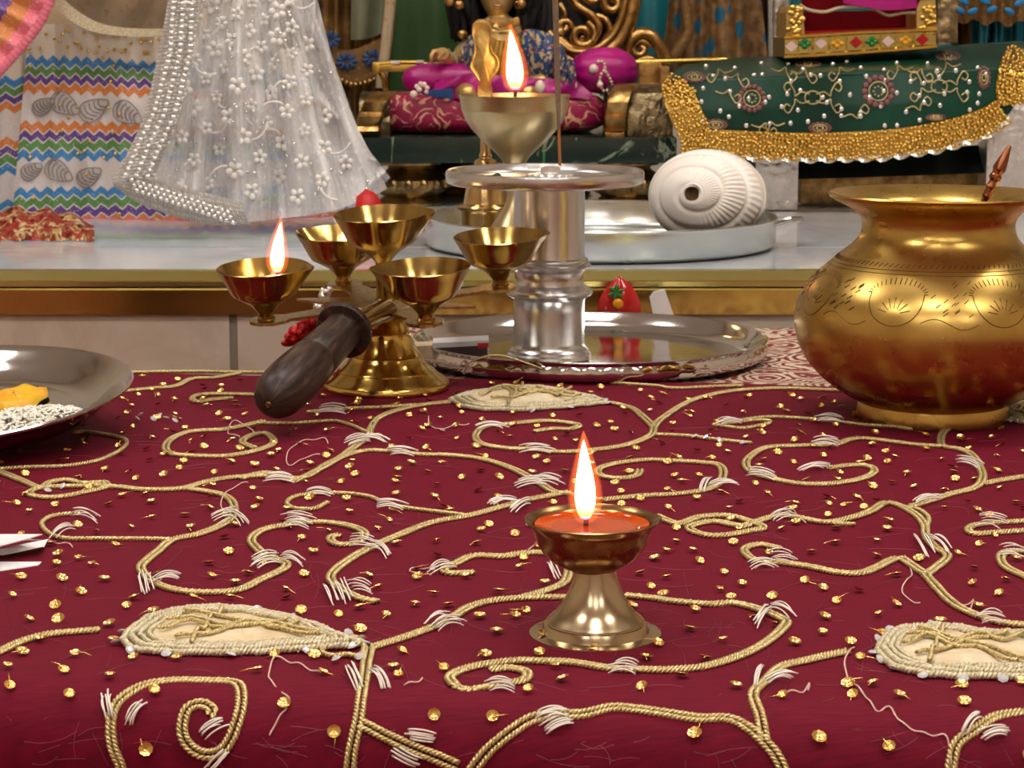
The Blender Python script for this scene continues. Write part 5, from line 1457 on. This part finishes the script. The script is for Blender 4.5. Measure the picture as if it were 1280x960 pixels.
mb.tube([P_(602, 26, -.03), P_(612, 33, -.044), P_(624, 37, -.05), P_(640, 34, -.046), P_(648, 26, -.03)], .002, 8); mb.build('collar', M['throne'], idol)
mb = MB()
for (xa_, ya_) in ((563, 70), (570, 74), (579, 64)): mb.lathe([(9 * ki, -.0018), (10.6 * ki, 0), (9 * ki, .0018)], 18, P_(xa_, ya_, -.035), Matrix.Rotation(R(75), 4, 'Y'))
mb.build('bangles', M['silver_bead'], idol)
MB().ell(P_(675, 108, -.09), (6 * ki, 6 * ki, 8 * ki)).build('pearl_drop', M['pearl'], idol)

# ------------------------------------------------------------------ green draped stool at the right
YS = 2.86
stl = thing('stool', 'low stool with embossed silver legs under the green embroidered cover', 'stool', (A(1060, 262, YS + .1).x, YS + .16, ZM + .0005))
ztop = A(0, 100, YS + .01).z
xs0, xs1 = A(862, 150, YS + .02).x, A(1262, 150, YS + .02).x
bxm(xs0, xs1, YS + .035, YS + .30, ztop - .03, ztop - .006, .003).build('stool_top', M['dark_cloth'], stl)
for (pa, pb, yo) in ((944, 998, .035), (1232, 1290, .035)):
    a, b_ = A(pa, 230, YS + yo).x, A(pb, 230, YS + yo).x
    bxm(a, b_, YS + yo, YS + yo + .055, ZM + .0005, ztop - .03, .004).build('leg', M['silver'], stl)
for pa, pb in ((900, 945), (1235, 1280)):
    a, b_ = A(pa, 230, YS + .24).x, A(pb, 230, YS + .24).x
    bxm(a, b_, YS + .24, YS + .29, ZM + .0005, ztop - .03, .004).build('leg', M['silver'], stl)
ytop = lambda x: interp([(830, 96), (850, 84), (875, 78), (920, 72), (980, 70), (1060, 66), (1120, 62), (1200, 56), (1290, 50)], x)
ybot = lambda x: interp([(830, 182), (860, 196), (900, 198), (1000, 201), (1100, 199), (1170, 190), (1230, 174), (1262, 150), (1290, 128)], x)
xlft = lambda v: interp([(0, 846), (.12, 834), (.25, 829), (.6, 842), (1, 860)], v)
xrgt = lambda v: interp([(0, 1292), (.5, 1290), (.8, 1284), (1, 1262)], v)
def gY(py, px):
    fold = lerp(100, 84, max(0, min(1, (px - 830) / 450)))
    if py < fold:
        t = min(1, (fold - py) / 30); return YS - .004 + .24 * t ** 1.3
    return YS - .006 - .008 * min(1, (py - fold) / 40) + .006 * math.sin(px * .03 + py * .01)
def gpt(px, py, off=0.0):
    return A(px, py, gY(py, px) - off)
NU2, NV2 = 110, 50; rows = []
for i in range(NU2 + 1):
    u = i / NU2; row = []
    for j in range(NV2 + 1):
        v = j / NV2; x = lerp(xlft(v), xrgt(v), u); y = lerp(ytop(x), ybot(x) - 8, v); row.append(gpt(x, y))
    rows.append(row)
gc = thing('stool_cover', 'dark green silk cover with gold fringe and rosettes draped over the low stool', 'cloth', V((A(1060, 100, YS).x, YS + .1, A(0, 190, YS).z)))
MB().grid(rows).build('cloth', M['green_cover'], gc, auto=0)
# gold bead fringe rows and scalloped silver lace
mb = MB(); m2 = MB(); rnd = random.Random(17)
edge = cat([(840,92),(832,104),(831,118),(838,140),(847,160),(856,180)], 8)
def normal2(c_, i):
    a, b_ = c_[max(0, i - 1)], c_[min(len(c_) - 1, i + 1)]; d_ = (b_ - a); d_.normalize(); return V((d_.y, -d_.x, 0))
def fringe(path, rows_, sp, side, r_=.0025):
    c_ = resample(path, sp)
    for i, p_ in enumerate(c_):
        nn_ = normal2(c_, i) * side
        for k in range(rows_):
            q_ = p_ + nn_ * (k * 5.0) + V((rnd.uniform(-1.7, 1.7), rnd.uniform(-1.7, 1.7), 0))
            rq = r_ * rnd.uniform(.75, 1.15); mb.ell(gpt(q_.x, q_.y, .003 + rnd.uniform(0, .004)), (rq * 1.1, rq, rq * .95), Matrix.Rotation(rnd.uniform(-.9, .9), 4, 'Y'), 8, 6)
fringe(edge, 8, 4.6, -1 if normal2(edge, 4).x < 0 else 1)
bot = cat([(850,168),(880,165),(940,167),(1000,169),(1060,168),(1120,164),(1180,154),(1225,140),(1245,128)], 10)
fringe(bot, 7, 4.6, 1 if normal2(bot, 10).y > 0 else -1)
rgt = cat([(1250,132),(1248,110),(1252,86),(1258,66),(1264,56)], 8)
fringe(rgt, 7, 4.6, 1 if normal2(rgt, 4).x > 0 else -1)
def strip(path, w_, sgn):
    c_ = resample(path, 8); rows_ = []
    for i, p_ in enumerate(c_):
        nn_ = normal2(c_, i) * sgn; rows_.append([gpt(p_.x + nn_.x * k, p_.y + nn_.y * k, .0022) for k in (-3, w_ * .33, w_ * .66, w_)])
    mb.grid(rows_)
strip(edge, 37, -1 if normal2(edge, 4).x < 0 else 1); strip(bot, 32, 1 if normal2(bot, 10).y > 0 else -1); strip(rgt, 32, 1 if normal2(rgt, 4).x > 0 else -1)
fr = mb.build('gold_fringe', M['gold'], gc, auto=0)
tag(fr, 'knotted gold bead fringe')
lace = []
for i in range(90):
    t = i / 89; x = lerp(866, 1264, t); y = ybot(x) + 1; w_ = abs(math.sin(i * .62)) * 5
    lace.append([gpt(x, y - 6, .003), gpt(x, y + w_ - 2, .006 + .005 * math.sin(i * 1.24))])
MB().grid(lace).build('scalloped_lace', M['silver_bead'], gc, auto=0)
# rosettes, scrolls, sequins
def rosette(cx, cy, rx, ry_):
    m = MB()
    for k in range(14):
        a = 2 * PI * k / 14; p_ = gpt(cx + math.cos(a) * rx * .78, cy + math.sin(a) * ry_ * .78, .0016)
        m.ell(p_, (rx * .16 * ki, .0014, ry_ * .16 * ki), None, 8, 5)
    return m
RO = [(940,123,19,19),(1098,114,22,22),(868,96,16,8),(1025,160,16,8),(895,156,16,8),(1185,70,18,7),(1230,97,9,16),(1010,80,18,5),(1170,147,14,5)]
M['rosette'] = mk('dusty_rose_thread', (.20, .06, .068, 1), .5, 0, c2=(.30, .12, .11, 1), scale=200)
for k, (x, y, a, b_) in enumerate(RO):
    ro_ = rosette(x, y, a, b_).build('rosette', M['rosette'], gc, auto=0)
    m = MB()
    for rr_ in (.54,):
        m.tube([gpt(x + math.cos(2 * PI * i / 28) * a * rr_ * (1 + (.06 * math.cos(14 * 2 * PI * i / 28) if rr_ == 1 else 0)), y + math.sin(2 * PI * i / 28) * b_ * rr_, .002) for i in range(29)], .0008, 4)
    for i in range(8): m.ell(gpt(x + math.cos(i * .785) * a * .27, y + math.sin(i * .785) * b_ * .27, .0025), .0014, None, 6, 4)
    m.build('gold_outline', M['rope'], ro_, auto=0)
mb = MB()
def gsc(pts): MB().tube([gpt(p_.x, p_.y, .002) for p_ in cat(pts, 5)], .0009, 4).build('gold_scroll', M['rope'], gc, auto=0)
for (x, y, sx, sy) in [(985,85,1,1),(1016,122,1,1),(1016,122,-1,1),(1016,122,1,-1),(1016,122,-1,-1),(1174,108,1,1),(1174,108,-1,1),(1174,108,1,-1),(1174,108,-1,-1),(900,90,1,1),(920,84,-1,1),(960,82,1,1),(1050,150,1,-1),(985,150,-1,1),(1128,140,1,-1),(1205,76,-1,1),(1130,84,1,1),(1072,82,-1,1),(890,110,1,1),(1145,80,-1,1),(935,152,1,1)]:
    gsc([(x + sx * 4, y + sy * 4), (x + sx * 14, y + sy * 7), (x + sx * 22, y + sy * 2), (x + sx * 23, y - sy * 6 + sy * 14), (x + sx * 30, y + sy * 19), (x + sx * 36, y + sy * 14), (x + sx * 33, y + sy * 8), (x + sx * 28, y + sy * 11)])
for x in (1016, 1174): 
    gsc([(x + 10 * math.cos(a * PI / 6), (122 if x < 1100 else 108) + 8 * math.sin(a * PI / 6)) for a in range(13)])
m = MB(); rnd = random.Random(44)
for i in range(15):
    for j in range(5):
        x = lerp(872, 1240, (i + rnd.uniform(.1, .9)) / 15); y = lerp(74, 160, (j + rnd.uniform(.1, .9)) / 5)
        if y < ytop(x) + 6 or y > ybot(x) - 36: continue
        MB().ell(gpt(x, y, .0022), (.0031, .0008, .0031), None, 8, 5).build('silver_sequin', M['silver_bead'], gc, auto=0)
# what shows in the shade under the stool: folded dark green cloth, gold printed strip
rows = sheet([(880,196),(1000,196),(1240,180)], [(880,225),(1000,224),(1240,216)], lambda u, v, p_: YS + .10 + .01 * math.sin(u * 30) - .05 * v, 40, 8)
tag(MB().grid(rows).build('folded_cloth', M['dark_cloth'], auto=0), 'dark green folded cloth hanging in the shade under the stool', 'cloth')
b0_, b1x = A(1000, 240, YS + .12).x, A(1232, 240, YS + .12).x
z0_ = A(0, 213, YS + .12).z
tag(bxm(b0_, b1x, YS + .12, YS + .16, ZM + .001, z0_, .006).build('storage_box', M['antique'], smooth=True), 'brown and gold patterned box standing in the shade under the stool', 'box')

# ------------------------------------------------------------------ small jewelled throne on the stool
JY = YS + .075
kj = K(JY, .25); 
def jq(px, py, yo=0.0): return A(px, py + (1060 - px) * .0, JY + yo)
jt = thing('small_throne', 'small gold throne with coloured gems and dark red velvet seat on the green cover', 'throne', V((A(1085, 68, JY).x, JY + .06, A(0, 72, JY).z)))
def qprism(pts, y0, y1, m):
    b0 = len(m.v)
    for y in (y0, y1):
        for x, z in pts: m.add(A(x, z, JY + y0) + V((0, y - y0, 0)))
    n_ = len(pts); m.f.append(tuple(range(b0, b0 + n_))); m.f.append(tuple(reversed(range(b0 + n_, b0 + 2 * n_))))
    for i in range(n_): m.f.append((b0 + i, b0 + n_ + i, b0 + n_ + (i + 1) % n_, b0 + (i + 1) % n_))
m = MB(); qprism([(981,72),(981,48),(1070,42),(1170,38),(1170,59),(1070,66)], 0, .13, m); m.build('base', M['gold_trim'], jt, smooth=False)
m = MB()
m.tube([A(980, 47, JY - .003), A(1070, 41, JY - .003), A(1171, 37, JY - .003)], .0028, 6); m.tube([A(980, 71, JY - .003), A(1070, 66, JY - .003), A(1171, 58, JY - .003)], .0034, 6); m.build('base_moulding', M['gold'], jt)
gems = [(989, 58, 'pink_gem'), (1006, 55, 'green_gem'), (1026, 54, 'pink_gem'), (1047, 54.5, 'yellow_gem'), (1070, 53, 'red_gem'), (1090, 52, 'green_gem'), (1110, 51.5, 'pink_gem'), (1132, 50.5, 'yellow_gem'), (1153, 49.5, 'red_gem')]
for x, y, mt in gems:
    m = MB(); c_ = A(x, y, JY - .001)
    if mt == 'green_gem' or mt == 'yellow_gem':
        for a in range(4): m.ell(c_ + V((math.cos(a * PI / 2) * .005, 0, math.sin(a * PI / 2) * .0036)), (.0042, .002, .0034), None, 10, 6)
    else:
        m.prism([(-.0085, 0), (0, -.0075), (.0085, 0), (0, .0075)], 0, .002, Matrix.Rotation(R(90), 4, 'X'), c_)
    m.build('gem', M[mt], jt)
m = MB()
for a_, b_ in zip(gems, gems[1:]):
    xm, ym = (a_[0] + b_[0]) / 2, (a_[1] + b_[1]) / 2
    m.tube([A(xm, ym - 8, JY - .001), A(xm - 1, ym, JY - .002), A(xm, ym + 8, JY - .001)], .0013, 5)
m.build('gem_settings', M['gold'], jt)
def arm_(xa, xb, ya, yb_, nm):
    m = MB(); qprism([(xa, yb_), (xa, ya + 8), (xa + 4, ya), (xb - 3, ya - 2), (xb, yb_ - 2)], .004, .12, m)
    return m.build(nm, M['bowl_handle'], jt, smooth=False)
arm_(983, 1006, 8, 47, 'arm'); arm_(1146, 1172, 2, 41, 'arm')
m = MB(); qprism([(1172, 56), (1172, -20), (1197, -20), (1197, 54)], .02, .13, m); m.build('rear_post', M['throne_side'], jt, smooth=False)
rnd = random.Random(3)
for xa_, xb2 in ((985, 1004), (1149, 1170)):
    m = MB()
    for i in range(26): m.ell(A(rnd.uniform(xa_, xb2), rnd.uniform(8, 42), JY + .002), (.0036, .003, .0036), None, 7, 5)
    m.build('arm_carving', M['gold'], jt)
m = MB(); qprism([(1004, 46), (1004, 15), (1148, 12), (1148, 41)], .085, .10, m); m.build('velvet_back', M['velvet'], jt, smooth=False)
m = MB(); qprism([(1004, 46), (1006, 40), (1148, 35), (1148, 40)], .006, .09, m); m.build('velvet_seat', M['red_felt'], jt, smooth=False)
rows = sheet([(1000,-30),(1080,-30),(1155,-30)], [(1002,14),(1030,15),(1062,9),(1090,9),(1112,19),(1148,15)], lambda u, v, p_: JY + .02 - .008 * math.sin(u * 14), 50, 10)
o = MB().grid(rows).build('canopy_cloth', M['velvet'], jt, auto=0)
m = MB(); m.tube([A(p_.x, p_.y, JY + .012) for p_ in cat([(1000,6),(1010,12),(1030,15),(1048,10),(1066,8.5),(1088,9),(1104,17),(1112,19),(1130,16),(1148,16)], 6)], .0022, 6); m.build('gold_edging', M['rope_pale'], o)
m = MB(); rows = sheet([(1052,-30),(1100,-30),(1146,-30)], [(1054,4),(1085,9),(1108,13),(1146,10)], lambda u, v, p_: JY + .004 - .01 * math.sin(u * PI), 24, 10)
tag(m.grid(rows).build('magenta_cloth', M['magenta'], auto=0), 'magenta silk cloth hanging over the small jewelled throne', 'cloth')

# ------------------------------------------------------------------ drapes behind
def drape(name, top, bot, Yf, mat, lab, cat_='drape', nu=60, nv=20):
    return tag(MB().grid(sheet(top, bot, Yf, nu, nv)).build(name, mat, auto=0), lab, cat_)
pleat = lambda Y, a=.012, k=.16: (lambda u, v, p_: Y + a * math.sin(p_.x * k + v) + a * .5 * math.sin(p_.x * k * 2.3 + 1))
gd = thing('gold_drape', 'brown gold tissue skirt with blue flower border between veil and throne', 'drape', A(440, 200, 3.22))
MB().grid(sheet([(330,-60),(420,-60),(500,-60)], [(370,208),(430,220),(478,216)], pleat(3.20), 60, 24)).build('skirt', M['tissue'], gd, auto=0)
rows = sheet([(440,-60),(470,-60),(496,-60)], [(438,50),(460,48),(482,40)], lambda u, v, p_: 3.175 - .01 * math.sin(u * 6), 20, 10)
MB().grid(rows).build('grey_panel', mk('grey_satin', lin((120, 122, 96)), .5, 0, c2=lin((92, 96, 74)), scale=12), gd, auto=0)
rows = sheet([(395,58),(440,62),(492,40)], [(405,92),(440,104),(486,88)], lambda u, v, p_: 3.165, 30, 6)
o = MB().grid(rows).build('lace_border', M['gold_sheer'], gd, auto=0)
m = MB(); M['blue_leaf'] = mk('blue_applique', lin((28, 62, 108)), .5, 0)
for cx_, cy_2 in ((433, 77), (466, 73), (412, 50)):
    for k in range(9):
        a = 2 * PI * k / 9; m.ell(A(cx_ + math.cos(a) * 9, cy_2 + math.sin(a) * 7, 3.155), (.0065, .002, .0032), Matrix.Rotation(a, 4, 'Y'), 10, 6)
m.build('blue_flowers', M['blue_leaf'], o, auto=0)
m = MB()
for p_ in resample(cat([(405,92),(425,100),(445,106),(470,98),(488,88)], 6), 6): m.ell(A(p_.x, p_.y, 3.15), .004, None, 7, 5)
m.build('bead_edge', M['throne'], o)
m = MB(); m.tube([A(494, -60, 3.15), A(488, 0, 3.15), A(482, 60, 3.14), A(476, 110, 3.14)], .008, 8); m.build('brown_edge', M['bodice'], gd)
drape('green_drape', [(440,-70),(580,-70),(740,-70)], [(440,205),(580,205),(740,200)], pleat(3.34, .01, .05), M['green_drape'], 'plain dark green satin hanging behind the seated idol')
drape('teal_drape', [(735,-70),(800,-70),(900,-70)], [(750,120),(800,120),(890,110)], pleat(3.38, .012, .08), M['teal_drape'], 'plain teal satin hanging right of the scroll-backed throne')
lfd = drape('leaf_drape', [(846,-70),(900,-70),(944,-70)], [(826,84),(880,96),(962,90)], pleat(3.30, .01, .12), M['leafy'], 'gold embroidered drape with teal leaves left of the silver post')
m = MB(); m.tube([A(850, -70, 3.27), A(856, 0, 3.27), A(862, 38, 3.27), A(846, 66, 3.27), A(830, 86, 3.27)], [.006, .007, .008, .009, .007], 8)
m.build('gold_braid', M['gold_sheer'], lfd, auto=0)
pst = thing('silver_post', 'slim grey silver post behind the left end of the green cover', 'post', V((A(974, 60, 3.24).x, 3.24, ZM + .0005)))
zt__ = A(0, -70, 3.24).z
MB().lathe([(0, 0), (.022, 0), (.022, .01), (.0145, .014), (.0145, zt__ - ZM), (0, zt__ - ZM)], 20, pst.location).build('shaft', M['silver'], pst)
m = MB(); m.tube([A(962, -70, 3.225), A(963, 76, 3.225)], .003, 6); m.tube([A(984, -70, 3.225), A(984, 76, 3.225)], .003, 6); m.build('bead_moulding', M['silver_bead'], pst)
drape('red_drape', [(944,-70),(985,-70)], [(944,100),(985,100)], pleat(3.36, .006, .2), mk('rust_cloth', (.11, .022, .012, 1), .7, 0, c2=(.02, .02, .016, 1), scale=14), 'narrow dark rust drape behind the silver post')
drape('dark_drape', [(975,-70),(1100,-70),(1215,-70)], [(975,100),(1100,100),(1215,100)], pleat(3.42, .01, .07), M['teal_drape'], 'dark teal hanging behind the small jewelled throne')
lr = thing('leaf_valance', 'gold scalloped valance with bright blue leaves at the top right corner', 'drape', A(1245, 30, 3.12))
vb_ = [(1192,24),(1205,30),(1218,24),(1232,32),(1246,26),(1260,34),(1275,26),(1300,32)]
MB().grid(sheet([(1192,-70),(1245,-70),(1300,-70)], vb_, lambda u, v, p_: 3.12 + .006 * math.sin(u * 30), 60, 14)).build('valance', M['gold_sheer'], lr, auto=0)
m = MB(); M['sky_leaf'] = mk('bright_blue_applique', lin((22, 120, 175)), .45, 0); rnd = random.Random(9)
for x, y, a in [(1205,2,.5),(1216,14,-.4),(1232,2,.4),(1240,12,-.4),(1258,-4,.5),(1228,-10,-.4),(1200,13,.6),(1214,-12,.4),(1248,-14,-.5),(1262,14,.5),(1274,4,-.4),(1272,-14,.3)]:
    m.ell(A(x, y, 3.105), (.0085, .002, .0045), Matrix.Rotation(a, 4, 'Y'), 10, 6)
m.build('blue_leaves', M['sky_leaf'], lr, auto=0)
drape('blue_cloth', [(1215,22),(1250,22),(1310,22)], [(1215,62),(1250,60),(1310,56)], pleat(3.17, .012, .3), mk('sky_satin', lin((40, 130, 150)), .35, 0, c2=lin((18, 84, 104)), scale=18), 'turquoise satin under the blue leafed valance', 'cloth')
drape('brown_drape', [(1190,20),(1240,20)], [(1190,80),(1240,80)], pleat(3.2, .006, .2), M['tissue'], 'brown gold tissue right of the small jewelled throne')

# ------------------------------------------------------------------ camera, world, render look
cd = bpy.data.cameras.new('camera'); cam = bpy.data.objects.new('camera', cd); COL.objects.link(cam)
cam.location = (0, 0, HC); cam.rotation_euler = (PI / 2 - PITCH, 0, 0)
cd.sensor_fit = 'HORIZONTAL'; cd.sensor_width = 36; cd.lens = FPX / 1280 * 36; cd.clip_start = .02; cd.clip_end = 30
cd.dof.use_dof = True; cd.dof.focus_distance = 1.32; cd.dof.aperture_fstop = 40
SC.camera = cam
wd = bpy.data.worlds.new('world'); SC.world = wd; wd.use_nodes = True
wd.node_tree.nodes['Background'].inputs[0].default_value = (1, .92, .84, 1); wd.node_tree.nodes['Background'].inputs[1].default_value = .4
SC.view_settings.view_transform = 'Standard'; SC.view_settings.look = 'None'; SC.view_settings.exposure = 0.18
SC.cycles.max_bounces = 8; SC.cycles.transparent_max_bounces = 12; SC.cycles.use_denoising = True
SC.cycles.sample_clamp_indirect = 6; SC.cycles.caustics_reflective = False; SC.cycles.caustics_refractive = False
